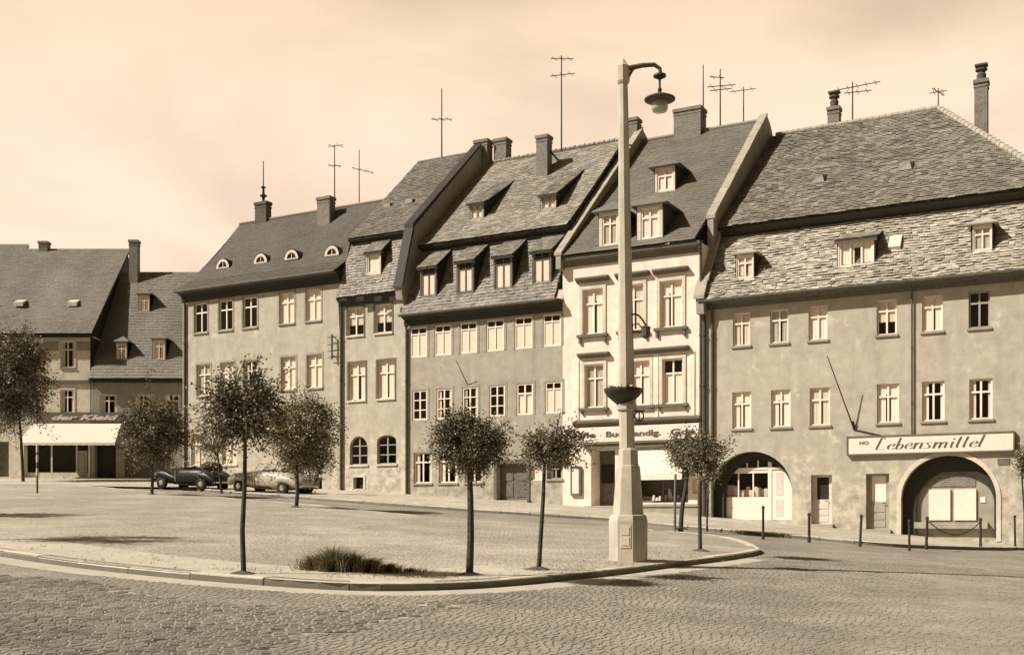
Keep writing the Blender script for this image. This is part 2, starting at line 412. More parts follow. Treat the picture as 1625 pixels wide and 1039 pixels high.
# ------------------------------------------------------------------ facade row
T = Vector((.878, -.478)).normalized()
BASE = Vector((15.9, 41.6))
def row(px):
    r = (px-CX)/FPX; u = (r*BASE.y - BASE.x)/(T.x - r*T.y); p = BASE + T*u
    return Frame(p.x, p.y, T.x, T.y)
class House:
    def __init__(s, name, F, label, cat='house', group=None):
        s.F = F; s.e = F.empty(name); tag(s.e, label, cat, group)

def wall(H, x0, x1, ztop, openings, mat, depth=8.0, rev=.2, zb=-1.6, name='wall', yf=0.0, sides=True):
    mb = MB()
    ops = sorted(openings, key=lambda o: o['x0'])
    xs = sorted({round(v, 4) for v in [x0, x1] + [o['x0'] for o in ops] + [o['x1'] for o in ops]})
    zs = sorted({round(v, 4) for v in [zb, ztop] + [o['z0'] for o in ops] + [o['z1'] for o in ops]})
    for a, b in zip(xs, xs[1:]):
        for c, d in zip(zs, zs[1:]):
            mx, mz = (a+b)/2, (c+d)/2
            if any(o['x0'] < mx < o['x1'] and o['z0'] < mz < o['z1'] for o in ops): continue
            mb.face([(a,yf,c),(b,yf,c),(b,yf,d),(a,yf,d)])
    for o in ops:
        a, b, c, d = o['x0'], o['x1'], o['z0'], o['z1']; r = yf + o.get('rev', rev); ar = o.get('arch', 0)
        if ar:
            n = 20; pr = []
            for i in range(n+1):
                th = pi - pi*i/n; pr.append(((a+b)/2 + (b-a)/2*cos(th), d - ar + ar*sin(th)))
            for (xa, za), (xb, zb_) in zip(pr, pr[1:]):
                mb.face([(xa,yf,za),(xb,yf,zb_),(xb,yf,d),(xa,yf,d)])
                mb.face([(xa,yf,za),(xa,r,za),(xb,r,zb_),(xb,yf,zb_)])
            sp = d - ar
        else:
            sp = d; mb.face([(a,yf,d),(a,r,d),(b,r,d),(b,yf,d)])
        mb.face([(a,yf,c),(a,r,c),(a,r,sp),(a,yf,sp)]); mb.face([(b,yf,c),(b,yf,sp),(b,r,sp),(b,r,c)]); mb.face([(a,yf,c),(b,yf,c),(b,r,c),(a,r,c)])
    if sides:
        mb.face([(x0+.01,yf,zb),(x0+.01,yf,ztop),(x0+.01,depth,ztop),(x0+.01,depth,zb)]); mb.face([(x1-.01,yf,zb),(x1-.01,depth,zb),(x1-.01,depth,ztop),(x1-.01,yf,ztop)])
        mb.face([(x0,depth,zb),(x0,depth,ztop),(x1,depth,ztop),(x1,depth,zb)])
    return mb.build(name, mat, H.e)

def window(H, o, style='full', bars='T', frame='white', sill=True, parent=None, y=None, curtain=True, name='window'):
    """casement in an opening: window (the frame) > pane, curtain, sill"""
    x0, x1, z0, z1 = o['x0'], o['x1'], o['z0'], o['z1']; ar = o.get('arch', 0)
    yy = (o.get('rev', .2) - .045) if y is None else y
    w, h = x1-x0, z1-z0; fw = min(.07, w*.09)
    mb = MB(); zt = z1
    f0, f1 = yy, yy+.045
    mb.box(x0, x0+fw, f0, f1, z0, z1-ar if ar else z1); mb.box(x1-fw, x1, f0, f1, z0, z1-ar if ar else z1); mb.box(x0+fw, x1-fw, f0+.002, f1, z0, z0+fw)
    if ar:
        n = 12
        pr = [((x0+x1)/2 + (x1-x0)/2*cos(pi-pi*i/n), z1-ar+ar*sin(pi*i/n)) for i in range(n+1)]
        pq = [((x0+x1)/2 + ((x1-x0)/2-fw)*cos(pi-pi*i/n), z1-ar+(ar-fw)*sin(pi*i/n)) for i in range(n+1)]
        for i in range(n): mb.face([(pr[i][0],f0,pr[i][1]),(pr[i+1][0],f0,pr[i+1][1]),(pq[i+1][0],f0,pq[i+1][1]),(pq[i][0],f0,pq[i][1])])
    else: mb.box(x0+fw, x1-fw, f0+.002, f1, z1-fw, z1)
    xc = (x0+x1)/2; zc = z0 + h*.68
    if 'T' in bars or 'g' in bars: mb.box(xc-fw*.5, xc+fw*.5, f0-.006, f1-.004, z0+fw, z1-fw)
    if 'T' in bars: mb.box(x0+fw, x1-fw, f0-.003, f1-.006, zc-fw*.5, zc+fw*.5)
    if 'b' in bars: mb.box(xc-fw*.35, xc+fw*.35, f0-.004, f1-.004, z0+fw, z1-fw); mb.box(x0+fw, x1-fw, f0-.003, f1-.006, z0+h*.77-fw*.4, z0+h*.77+fw*.4)
    if 'g' in bars:
        for q in (1/3, 2/3): mb.box(x0+fw, x1-fw, f0+.004, f1-.006, z0+h*q-fw*.33, z0+h*q+fw*.33)
    if 'v' in bars:
        for q in (1/3, 2/3): mb.box(x0+w*q-fw*.5, x0+w*q+fw*.5, f0+.003, f1-.006, z0+fw, z1-fw)
    wn = mb.build(name, M[frame], parent or H.e)
    g = MB(); g.face([(x0+fw*.5,f0+.025,z0+fw*.5),(x1-fw*.5,f0+.025,z0+fw*.5),(x1-fw*.5,f0+.025,z1-(fw*.5 if not ar else 0)),(x0+fw*.5,f0+.025,z1-(fw*.5 if not ar else 0))])
    g.build('pane', M['glass'], wn if not parent else parent)
    c = MB(); yc = f0+.06
    def fold(a, b, c0, c1, amp=.006, k=None):
        n = k or max(4, int((b-a)/.05))
        for i in range(n):
            u0, u1 = a+(b-a)*i/n, a+(b-a)*(i+1)/n
            d0, d1 = (amp*(1 if i % 2 else -1)), (amp*(-1 if i % 2 else 1))
            c.face([(u0,yc+d0,c0),(u1,yc+d1,c0),(u1,yc+d1,c1),(u0,yc+d0,c1)])
    if style == 'full': fold(x0, x1, z0, z1-h*random.uniform(0,.06))
    elif style == 'blind': yc = f0+.034; fold(x0+fw, x1-fw, z0, z0+h*.77, .001, 2)
    elif style == 'lower': fold(x0, x1, z0, zc)
    elif style == 'upper': fold(x0, x1, z0+h*.38, z1)
    elif style == 'drape':
        g_ = w*random.uniform(.07, .12); off = w*random.uniform(-.05, .05)
        fold(x0, xc-g_+off, z0, z1-h*.2); fold(xc+g_+off, x1, z0, z1-h*.2); fold(x0, x1, z1-h*.26, z1-h*.02)
    elif style == 'side':
        fold(x0, x0+w*.28, z0, z1); fold(x1-w*.2, x1, z0, z1)
    if c.f: c.build('curtain', M[random.choice(('curtain','curtain','curtain','curtain','curtain2','curtain2','curtain3'))] if style != 'blind' else M['blind'], wn if not parent else parent)
    r = MB(); r.box(x0-.1, x1+.1, f0+.75, f0+.77, z0-.1, z1+.1)      # wall of the room behind
    for xa in (x0-.1, x1+.09): r.box(xa, xa+.01, f1+.002, f0+.76, z0-.1, z1+.1)
    r.build('room', M['room'], wn if not parent else parent)
    if sill and not parent:
        sl = MB(); sl.box(x0-.06, x1+.06, -.07, f0-.003, z0-.07, z0+.012); sl.build('sill', M['trimmid' if sill is True else sill], wn)
    return wn

def tiles(H, name, mat, x0, x1, p0, p1, tw=.26, ex=.2, jit=.012, hipL=0.0, hipR=0.0, parent=None):
    """slates laid in courses from the eave p0 = (y,z) to p1; hipL/hipR: how far the ends draw in towards the top"""
    (d0, z0), (d1, z1) = p0, p1
    L = sqrt((d1-d0)**2 + (z1-z0)**2); td, tz = (d1-d0)/L, (z1-z0)/L; nd, nz = -tz, td
    sg = min(1.0, L/6)
    def P(x, s, h):      # old rafters: the slope bows a little between eaves and ridge
        h += sg*(.045*sin(.85*x+z0) + .03*sin(2.1*x+2*z0) - .04)*4*(s/L)*(1-s/L)
        return (x, d0+td*s+nd*h, z0+tz*s+nz*h)
    mb = MB(); rows = max(1, int(round(L/ex))); ex = L/rows
    Q = lambda x, s, h: (x, d0+td*s+nd*h, z0+tz*s+nz*h)
    mb.face([Q(x0,0,-.03), Q(x1,0,-.03), Q(x1-hipR,L*.06,-.19), Q(x0+hipL,L*.06,-.19)], .2)
    mb.face([Q(x0,L*.06,-.19), Q(x1,L*.06,-.19), Q(x1-hipR,L,-.10), Q(x0+hipL,L,-.10)], .2)
    for r in range(rows):
        s = r*ex; k0, k1 = x0+hipL*s/L, x1-hipR*s/L
        x = k0 - tw*random.random()
        while x < k1:
            w = tw*random.uniform(.85, 1.15); a, b = max(x, k0), min(x+w-.006, k1)
            if b-a > .03:
                s1 = min(L+.03, s+ex*1.45); h = random.uniform(.005+jit*.5, .005+jit*2.1); e = random.uniform(-.012, .012); hb = random.uniform(-.5, .5)*jit
                tn = min(1, max(0, random.gauss(.5, .27)))
                q0, q1 = P(a, s+e, h+.012+hb), P(b, s+e+random.uniform(-.006,.006), h+.012-hb); q2, q3 = P(b, s1, .004), P(a, s1, .004)
                mb.face([q0, q1, q2, q3], tn)
                mb.face([P(a, s+e, h-.012), P(b, s+e, h-.012), q1, q0], tn*.8)
            x += w
    return mb.build(name, mat, parent or H.e, tone=True)

def plate(H, name, mat, pts, parent=None):
    mb = MB(); mb.face(pts); return mb.build(name, mat, parent or H.e)

def chimney(H, px0, px1, pyt, pyb, d, dep=.6, mat='brick', pot=None, flue=0):
    F = H.F; x0, z0 = F.loc(px0, pyb, d); x1, z1 = F.loc(px1, pyt, d)
    mb = MB(); w = x1-x0; zb = z0-.9
    mb.box(x0+.03, x1-.03, d-dep/2, d+dep/2, zb, z1-.16)
    mb.box(x0-.02, x1+.02, d-dep/2-.05, d+dep/2+.05, z1-.16, z1)
    mb.box(x0+.0, x1-.0, d-dep/2-.02, d+dep/2+.02, z1-.34, z1-.26)
    c = mb.build('chimney', M[mat], H.e)
    if pot:
        pt = F.Z((px0+px1)/2, pot, d); hh = pt - z1; r = w*.34
        p = MB(); p.lathe([(r*.9, 0), (r, hh*.35), (r*1.05, hh*.36), (r*.8, hh*.45), (r*.8, hh*.62), (r*1.25, hh*.63), (r*1.25, hh*.72)], 12, ((x0+x1)/2, d, z1+.002))
        p.box((x0+x1)/2-r*.9, (x0+x1)/2-r*.7, d-.03, d+.03, z1+hh*.72, z1+hh*.9); p.box((x0+x1)/2+r*.7, (x0+x1)/2+r*.9, d-.03, d+.03, z1+hh*.72, z1+hh*.9)
        p.box((x0+x1)/2-r*1.3, (x0+x1)/2+r*1.3, d-r, d+r, z1+hh*.9, z1+hh)
        p.build('chimney_pot', M['brickdark'], c)
    return c

def antenna(H, px, pyt, pyb, d, bars=(), r=.028):
    F = H.F; mb = MB(); x0, z0 = F.loc(px, pyb, d); x1, z1 = F.loc(px, pyt, d)
    mb.tube([(x0, d, z0-.5), (x0, d, (z0+z1)/2), (x1, d, z1)], [r*1.25, r, r*.8], 6)
    for (ax, ay, bx, by) in bars:
        xa, za = F.loc(ax, ay, d); xb, zb = F.loc(bx, by, d)
        mb.tube([(xa, d-.15, za), (xb, d+.15, zb)], r*.7, 5)
        n = max(2, int(abs(xb-xa)/.35))
        for i in range(n):
            q = (i+.5)/n; mb.tube([(xa+(xb-xa)*q, d-.15+.3*q-.32, za+(zb-za)*q), (xa+(xb-xa)*q, d-.15+.3*q+.32, za+(zb-za)*q)], r*.45, 4)
    return mb.build('antenna', M['wire'], H.e)

def downpipe(H, px, zt, zb, r=.055, d=-.09, name='downpipe'):
    x = H.F.X(px, d); mb = MB(); mb.tube([(x, d, zb), (x, d, zt-.35), (x, d-.16, zt-.05)], r, 8)
    z = zb+1.2
    while z < zt-.6: mb.lathe([(r*1.35, z), (r*1.35, z+.05)], 8, (x, d, 0)); z += 2.1
    return mb.build(name, M['zinc'], H.e)
def gutter(H, x0, x1, y, z, r=.075):
    mb = MB(); mb.tube([(x0, y, z), (x1, y, z)], r, 8); return mb.build('gutter', M['zinc'], H.e)

def opening(F, px0, px1, py0, py1, rev=.2, **k):
    xa, xb = F.X(px0), F.X(px1); pm = (px0+px1)/2
    return dict(x0=xa, x1=xb, z0=F.Z(pm, py1), z1=F.Z(pm, py0), rev=rev, **k)
def level(ops):
    """windows of one storey share sill and head height"""
    a = sum(o['z0'] for o in ops)/len(ops); b = sum(o['z1'] for o in ops)/len(ops); w = sum(o['x1']-o['x0'] for o in ops)/len(ops)
    for o in ops:
        o['z0'] = a; o['z1'] = b; c = (o['x0']+o['x1'])/2; ww = .5*w+.5*(o['x1']-o['x0']); o['x0'] = c-ww/2; o['x1'] = c+ww/2
    return ops
def surround(H, o, mat, t=.12, proud=.03, wn=None, head=None, name='surround'):
    mb = MB(); x0, x1, z0, z1 = o['x0'], o['x1'], o['z0'], o['z1']
    mb.box(x0-t, x0, -proud, .02, z0, z1+t); mb.box(x1, x1+t, -proud, .02, z0, z1+t); mb.box(x0, x1, -proud+.002, .02, z1, z1+t)
    return mb.build(name, M[mat], wn or H.e)

def shed_dormer(H, px0, px1, py0, py1, main, y=None, zback=None, style='full', roofmat='slate3l', cheek='eave', bars='T', frame='white', over=.14):
    """dormer > dormer_roof, window frame, pane, curtain; main = (d0,z0,d1,z1) of the roof it sits on"""
    F = H.F; d0, z0, d1, z1 = main; md = lambda z: d0+(z-z0)*(d1-d0)/(z1-z0); mz = lambda d: z0+(d-d0)*(z1-z0)/(d1-d0)
    xm, df, zs = F.slope((px0+px1)/2, py1, *main); df += -.03
    xa, xb = F.X(px0, df), F.X(px1, df); zt = F.Z((px0+px1)/2, py0, df)
    zb = zback(zt) if callable(zback) else (zback if zback else zt+.9)
    db = md(zb); p = .09
    zl = mz(df)-.05
    fr = MB(); fr.box(xa-p+.04, xa, df-.012, df+.06, zl, zt); fr.box(xb, xb+p-.04, df-.012, df+.06, zl, zt); fr.box(xa, xb, df-.01, df+.06, zt-.1, zt); fr.box(xa, xb, df-.01, df+.06, zl, zs)
    D = fr.build('dormer', M[frame], H.e)
    for x in (xa-p, xb+p-.04):
        e = MB(); e.prism([(df+.003, zl), (df+.003, zt), (db, zb), (df+.35, mz(df+.35)-.03)], x, x+.04); e.build('dormer_cheek', M[cheek], D)
    window(H, dict(x0=xa, x1=xb, z0=zs, z1=zt-.1, rev=.2), style, bars, frame, False, D, df+.015)
    sl = (zb-zt)/(db-df)
    tiles(H, 'dormer_roof', M[roofmat], xa-p-.08, xb+p+.08, (df-over, zt+.05-sl*over), (db+.12, zb+.05+sl*.12), .24, .2, .01, parent=D)
    ev = MB(); ev.prism([(df-over+.01, zt-.03-sl*over), (df-over+.01, zt+.03-sl*over), (db, zb+.005), (db, zb-.05)], xa-p-.07, xb+p+.07); ev.build('dormer_eave', M['eave'], D)
    return D

def hip_dormer(H, px0, px1, py0, py1, main, h=.5, style='full', roofmat='slate4', cheek='eave', frame='offwhite', bars='T', over=.15, jamb=.12):
    F = H.F; d0, z0, d1, z1 = main; md = lambda z: d0+(z-z0)*(d1-d0)/(z1-z0); mz = lambda d: z0+(d-d0)*(z1-z0)/(d1-d0)
    xm, df, zs = F.slope((px0+px1)/2, py1, *main); df -= .03
    xa, xb = F.X(px0, df), F.X(px1, df); zt = F.Z((px0+px1)/2, py0, df); zl = mz(df)-.05; p = jamb
    fr = MB(); fr.box(xa-p+.04, xa, df-.02, df+.06, zl, zt); fr.box(xb, xb+p-.04, df-.02, df+.06, zl, zt); fr.box(xa, xb, df-.018, df+.06, zt-.12, zt); fr.box(xa, xb, df-.018, df+.06, zl, zs)
    D = fr.build('dormer', M[frame], H.e)
    for x in (xa-p, xb+p-.04):
        e = MB(); e.prism([(df+.003, zl), (df+.003, zt), (md(zt), zt), (df+.3, mz(df+.3)-.03)], x, x+.04); e.build('dormer_cheek', M[cheek], D)
    window(H, dict(x0=xa, x1=xb, z0=zs, z1=zt-.12, rev=.2), style, bars, 'white', False, D, df+.015)
    a, b = xa-p-over, xb+p+over; xc = (a+b)/2; f = df-over; zz = zt+.03; yb = md(zz)+.2; hb = md(zz+h)+.2; ya = df+.35*(xb-xa)+.1
    r = MB()
    r.face([(a,f,zz),(b,f,zz),(xc,ya,zz+h)], .5); r.face([(b,f,zz),(b,yb,zz),(xc,hb,zz+h),(xc,ya,zz+h)], .45); r.face([(a,f,zz),(xc,ya,zz+h),(xc,hb,zz+h),(a,yb,zz)], .55)
    r.face([(a,f,zz-.05),(b,f,zz-.05),(b,f,zz),(a,f,zz)], .3); r.face([(b,f,zz-.05),(b,yb,zz-.05),(b,yb,zz),(b,f,zz)], .3); r.face([(a,f,zz-.05),(a,f,zz),(a,yb,zz),(a,yb,zz-.05)], .3)
    r.face([(a,f,zz-.05),(a,yb,zz-.05),(b,yb,zz-.05),(b,f,zz-.05)], .2)
    r.build('dormer_roof', M[roofmat], D, tone=True)
    return D

def door(H, o, mat, glassdark=True, pane='glass'):
    x0, x1, z0, z1 = o['x0'], o['x1'], o['z0'], o['z1']; y = o['rev']-.05; w = x1-x0; h = z1-z0
    mb = MB(); fw = .09
    mb.box(x0, x0+fw, y, y+.08, z0, z1); mb.box(x1-fw, x1, y, y+.08, z0, z1); mb.box(x0+fw, x1-fw, y+.002, y+.08, z1-fw, z1)
    a, b = x0+fw, x1-fw; zp = z0+h*.46
    mb.box(a, b, y+.03, y+.07, z0, zp)
    for k in range(3):
        c0 = z0+.08+k*(zp-z0-.1)/3; mb.box(a+.1, b-.1, y+.012, y+.032, c0, c0+(zp-z0-.1)/3-.07)
    mb.box(a, a+.08, y+.028, y+.07, zp, z1-fw); mb.box(b-.08, b, y+.028, y+.07, zp, z1-fw); mb.box(a+.08, b-.08, y+.026, y+.068, zp, zp+.08)
    D = mb.build('door', M[mat], H.e)
    g = MB(); g.box(a+.08, b-.08, y+.05, y+.06, zp+.08, z1-fw); g.build('door_pane', M[pane], D)
    r = MB(); r.box(a, b, y+.4, y+.42, z0, z1); r.build('room', M['room'], D)
    k = MB(); k.tube([(b-.1, y+.02, zp+.02), (b-.1, y-.05, zp+.02), (b-.2, y-.05, zp+.02)], .014, 6); k.build('handle', M['iron'], D)
    st = MB(); st.box(x0-.08, x1+.08, -.22, y+.0, z0-.16, z0-.004); st.build('doorstep', M['stone'], D)
    return D

def textmesh(name, body, size, mat, parent, loc, width=None, shear=0.0, bold=0.0):
    cu = bpy.data.curves.new(name, 'FONT'); cu.body = body; cu.size = size; cu.shear = shear; cu.extrude = .004; cu.offset = bold; cu.resolution_u = 3
    ob = bpy.data.objects.new(name, cu); COL.objects.link(ob)
    dg = bpy.context.evaluated_depsgraph_get(); me = bpy.data.meshes.new_from_object(ob.evaluated_get(dg))
    bpy.data.objects.remove(ob); me.materials.clear(); me.materials.append(mat)
    xs = [v.co.x for v in me.vertices]; k = (width/(max(xs)-min(xs))) if width else 1.0; x0 = min(xs)
    for v in me.vertices: x, y, z = v.co; v.co = ((x-x0)*k + loc[0], loc[1]-z, y + loc[2])
    o = bpy.data.objects.new(name, me); COL.objects.link(o); o.parent = parent
    return o

GLY = {
 'L': (1.0, [[(.52,1.75),(.42,1.95),(.26,1.9),(.22,1.5),(.2,.8),(.16,.1)],[(-.05,.12),(.16,.1),(.45,-.04),(.8,.12)]]),
 'e': (.66, [[(.03,.42),(.35,.5),(.5,.75),(.36,.98),(.14,.8),(.05,.4),(.16,.05),(.4,.03),(.6,.25)]]),
 'b': (.72, [[(.1,1.85),(.1,1.0),(.1,.1),(.3,0),(.5,.25),(.48,.75),(.3,.85),(.14,.6)]]),
 'n': (.86, [[(.1,1.0),(.1,0)],[(.12,.55),(.35,.95),(.55,.95),(.58,.6),(.58,.05),(.75,.1)]]),
 's': (.66, [[(.5,.85),(.3,1.0),(.12,.82),(.35,.5),(.42,.2),(.22,0),(.02,.12)]]),
 'm': (1.3, [[(.1,1.0),(.1,0)],[(.12,.55),(.33,.95),(.48,.95),(.52,.6),(.52,0)],[(.54,.55),(.75,.95),(.92,.95),(.95,.6),(.95,.05),(1.12,.1)]]),
 'i': (.42, [[(.1,1.0),(.1,.1),(.28,.06)],[(.1,1.5),(.1,1.34)]]),
 't': (.52, [[(.14,1.75),(.12,1.0),(.12,.1),(.3,.04)],[(-.06,1.08),(.36,1.12)]]),
 'l': (.5, [[(.12,1.95),(.1,1.0),(.1,.1),(.32,.06)]]),
}
def script(name, word, xh, mat, parent, loc, width, slant=.42):
    """brush lettering: broad on the downstrokes, thin on the joins"""
    tot = sum(GLY[c][0] for c in word); k = width/tot; mb = MB(); X = 0; n = 0
    for c in word:
        for st in GLY[c][1]:
            st = smoothline(st, 3) if len(st) > 2 else st
            for a, b in zip(st, st[1:]):
                dx, dy = (b[0]-a[0])*k, (b[1]-a[1])*xh; L = sqrt(dx*dx+dy*dy) or 1
                w = xh*(.05 + .13*abs(dy)/L)
                pa = (X*k + a[0]*k + slant*a[1]*xh, a[1]*xh); pb = (X*k + b[0]*k + slant*b[1]*xh, b[1]*xh)
                n += 1; y = loc[1] - .001*(n % 5)
                mb.face([(loc[0]+pa[0]-w, y, loc[2]+pa[1]), (loc[0]+pa[0]+w, y, loc[2]+pa[1]), (loc[0]+pb[0]+w, y, loc[2]+pb[1]), (loc[0]+pb[0]-w, y, loc[2]+pb[1])])
        X += GLY[c][0]
    return mb.build(name, mat, parent)

# ================================================================== the row of houses along the square
# ---- brown house with two arches and a high slate mansard, at the right end of the row
random.seed(50)
F = row(1118); H = House('mansard_house', F, 'wide brown mansard house with two round arches and a grocery sign at the right end', group='old houses along the market square')
W = F.X(1668); zg = lambda px: F.ground(F.X(px))
ze = F.Zm((1125,477),(1610,432),-.35); zm = F.Zm((1145,362),(1615,304),2.0); zr = F.Zm((1225,212),(1490,178),10.0)
top5 = level([opening(F,*q,rev=.125) for q in ((1163,1190,497,550),(1222,1251,491,545),(1283,1313,485,540),(1391,1423,475,531),(1463,1496,468,526),(1537,1571,461,519))])
mid5 = level([opening(F,*q,rev=.125) for q in ((1162,1192,625,682),(1224,1254,620,679),(1285,1317,615,676),(1391,1427,609,671),(1463,1499,602,667),(1538,1575,597,662))])
a1 = opening(F,1128,1257,716,836,rev=.5); a1['arch'] = (a1['x1']-a1['x0'])/2*.97
a2 = opening(F,1430,1581,722,864,rev=.52); a2['arch'] = (a2['x1']-a2['x0'])/2*.97
d1o = opening(F,1287,1320,753,840,rev=.3); d2o = opening(F,1374,1411,751,851,rev=.3)
for o, px in ((a1,1192),(a2,1505),(d1o,1303),(d2o,1392)): o['z0'] = zg(px)+.11 + (.02 if o is a1 or o is a2 else .1)
wall(H, 0, W, ze-.02, top5+mid5+[a1,a2,d1o,d2o], M['h5'], 16, zb=-3)
st5 = ['drape','drape','full','upper','drape','dark']; sm5 = ['drape','drape','drape','drape','side','side']
for o, s in zip(top5, st5): window(H, o, s, 'T', 'white' if s != 'dark' else 'greypaint')
for o, s in zip(mid5, sm5): window(H, o, s, 'T', 'white')
door(H, d1o, 'offwhite', pane='room'); door(H, d2o, 'greypaint', pane='curtain')
# eaves, roofs
ev = MB(); ev.prism([(-.42,ze-.02),(-.42,ze+.10),(.3,ze+.16),(.3,ze-.30),(-.02,ze-.30),(-.06,ze-.12)], -.1, W+.2); ev.build('eave', M['brownwood'], H.e)
lo5 = (-.5, ze+.04, 2.0, zm-.38)
R = tiles(H, 'mansard_slope', M['slate5l'], .05, W+.1, lo5[:2], lo5[2:], .24, .155, .035)
up5 = (1.45, zm-.08, 10.0, zr)
tiles(H, 'roof', M['slate5'], .1, W+.3, up5[:2], up5[2:], .26, .2, .024, hipR=W+.3-F.X(1490,10.0))
ev = MB(); ev.prism([(1.52,zm-.16),(1.52,zm-.08),(2.3,zm+.30),(2.3,zm-.42),(2.02,zm-.42)], .1, W+.2); ev.build('upper_eave', M['eave'], H.e)
bk = MB(); xr = F.X(1490,10.0)
bk.face([(.1,10,zr-.03),(xr,10,zr-.03),(W,18,zm),(.1,18,zm)]); bk.face([(xr,10,zr-.03),(W+.2,1.6,zm-.06),(W+.2,18,zm)]); bk.build('back_roof', M['slate5'], H.e)
rg = MB(); n = 26
for i in range(n): 
    x0_, x1_ = .3+(xr-.3)*i/n, .3+(xr-.3)*(i+1)/n; rg.tube([(x0_,10,zr+.02+.012*(i%2)),(x1_-.01,10,zr+.03+.012*(i%2))], [.14,.15], 8)
hp0, hp1 = Vector((xr,10,zr+.03)), Vector((W+.3,1.45,zm-.02)); n = 30
for i in range(n):
    a, b = hp0.lerp(hp1,i/n), hp0.lerp(hp1,(i+.97)/n); rg.tube([a,b],[.13,.15],8)
rg.build('ridge_tiles', M['stone'], H.e)
# firewall with stone coping towards the white house
pf = MB(); pf.prism([(-.45,ze-.5),(-.55,ze+.15),(1.6,zm-.25),(2.4,zm+.2),(2.4,ze-.5)], -.2, .12); pw = pf.build('fire_wall', M['stone'], H.e)
cp = MB(); da, za, db, zb_ = -.6, ze+.2, 1.62, zm-.2
for i in range(8):
    q0, q1 = i/8, (i+.96)/8; j = random.uniform(-.02,.02); A = lambda q, h: (da+(db-da)*q, za+(zb_-za)*q+h)
    cp.prism([A(q0,-.1),A(q0,.05+j),A(q1,.05+j),A(q1,-.1)], -.28+j, .18+j)
cp.build('coping', M['stone'], pw)
shed_dormer(H,1332,1385,378,422,(-.5,ze+.04,2.0,zm-.38),zback=lambda z:z+.42,style='drape',roofmat='slate5l',bars='v',over=.2)
hip_dormer(H,1170,1195,402,441,(-.5,ze+.04,2.0,zm-.38),.28,'drape','slate5l',over=.14,jamb=.07)
hip_dormer(H,1545,1573,355,397,(-.5,ze+.04,2.0,zm-.38),.30,'full','slate5l',over=.16,jamb=.07)
x, d, z = F.slope(1419,397,*lo5); sk = MB(); sk.prism([(d-.02,z),(d-.1,z+.12),(d+.36,z+.66),(d+.5,z+.6)], x-.22, x+.24); sk.build('roof_hatch', M['offwhite'], H.e)
for px, py in ((1297,291),(1435,271)):
    x, d, z = F.slope(px,py,*up5); v = MB(); v.face([(x-.3,d-.04,z+.02),(x+.3,d-.04,z+.02),(x+.22,d+.02,z+.32),(x,d,z+.38)]); v.face([(x+.3,d-.04,z+.02),(x+.3,d+.9,z+.62),(x+.22,d+.02,z+.32)]); v.face([(x-.3,d-.04,z+.02),(x,d,z+.38),(x+.22,d+.02,z+.32),(x+.1,d+.9,z+.66),(x-.2,d+.9,z+.66)]); v.build('roof_vent', M['slate5l'], H.e)
chimney(H,1314,1334,170,205,10.2,.5,pot=146); chimney(H,1546,1569,127,250,8.6,.55,'brick',pot=103)
antenna(H,1353,130,198,10.0,((1325,146,1396,128),(1340,150,1382,142)),.035); antenna(H,1489,140,182,10.0,((1476,150,1502,142),(1480,142,1498,150)),.03)
antenna(H,1180,138,196,10.0,((1160,148,1198,139),),.03)
gutter(H,-.1,W+.2,-.5,ze+.0); downpipe(H,1130,ze-.1,zg(1130)+.1,.06); downpipe(H,1447,ze-.1,F.Z(1447,690),.035); downpipe(H,1117,ze-.4,zg(1119)+.1,.08)
fp = MB(); x0_, z0_ = F.loc(1355,681,-.05); xt, zt_ = F.loc(1313,565,-1.1); fp.tube([(x0_,0,z0_),(x0_,-.05,z0_+.02),(xt,-1.1,zt_)],[.03,.03,.018],6); fp.tube([(x0_,-.02,z0_),(x0_-.02,-.12,z0_+.3)],.05,6)
xs_, zs_ = F.loc(1404,692,-.04); fp.tube([(x0_,-.04,z0_),(xs_,-.04,zs_)],.022,5); fp.build('flagpole', M['iron'], H.e)
# left arch: glazed shopfront set deep in the opening
y = a1['rev']; w = a1['x1']-a1['x0']; xl, xh = a1['x0']-.05, a1['x1']+.05; zb_ = a1['z0']-.1; hh = a1['z1']-zb_; xw = xl+w*.72
px0_, px1_ = xl+.45, xw-.12; zA, zB, zC = zb_+hh*.36, zb_+hh*.70, zb_+hh*.76
sh = MB(); sh.box(xl,px0_,y,y+.08,zb_,zC+.0); sh.box(px0_,xw,y+.002,y+.08,zb_,zA); sh.box(xw-.12,xw+.03,y-.01,y+.082,zb_,a1['z1']+.1); sh.box(px0_,xw-.12,y+.003,y+.08,zB,zC); sh.box(xw+.03,xh,y+.02,y+.08,zb_,zC-.002); sh.box(xl,xw-.12,y-.03,y+.0,zC-.03,zC+.05); sh.box(xw+.03,xh,y-.03,y+.02,zC-.03,zC+.05)
for q in (1/3,2/3): sh.box(px0_+(px1_-px0_)*q-.025,px0_+(px1_-px0_)*q+.025,y+.01,y+.07,zA,zB)
for q in range(8):
    xq = xl+w*(.02+q*.135); sh.box(xq-.03,xq+.03,y+.012,y+.07,zC+.05,a1['z1']+.1)
SF = sh.build('shopfront', M['white'], H.e)
g = MB(); g.face([(xl,y+.05,zA),(xh,y+.05,zA),(xh,y+.05,a1['z1']+.1),(xl,y+.05,a1['z1']+.1)]); g.build('shop_pane', M['glass'], SF)
ds = MB(); ds.box(xl-.2,xh+.2,y+1.2,y+1.25,zb_,a1['z1']+.3); ds.box(xl-.22,xl-.2,y+.1,y+1.2,zb_,a1['z1']+.3); ds.box(xh+.2,xh+.22,y+.1,y+1.2,zb_,a1['z1']+.3); ds.box(xl-.2,xh+.2,y+.1,y+1.2,a1['z1']+.3,a1['z1']+.32); ds.build('shop_interior', M['room'], SF)
gd = MB()
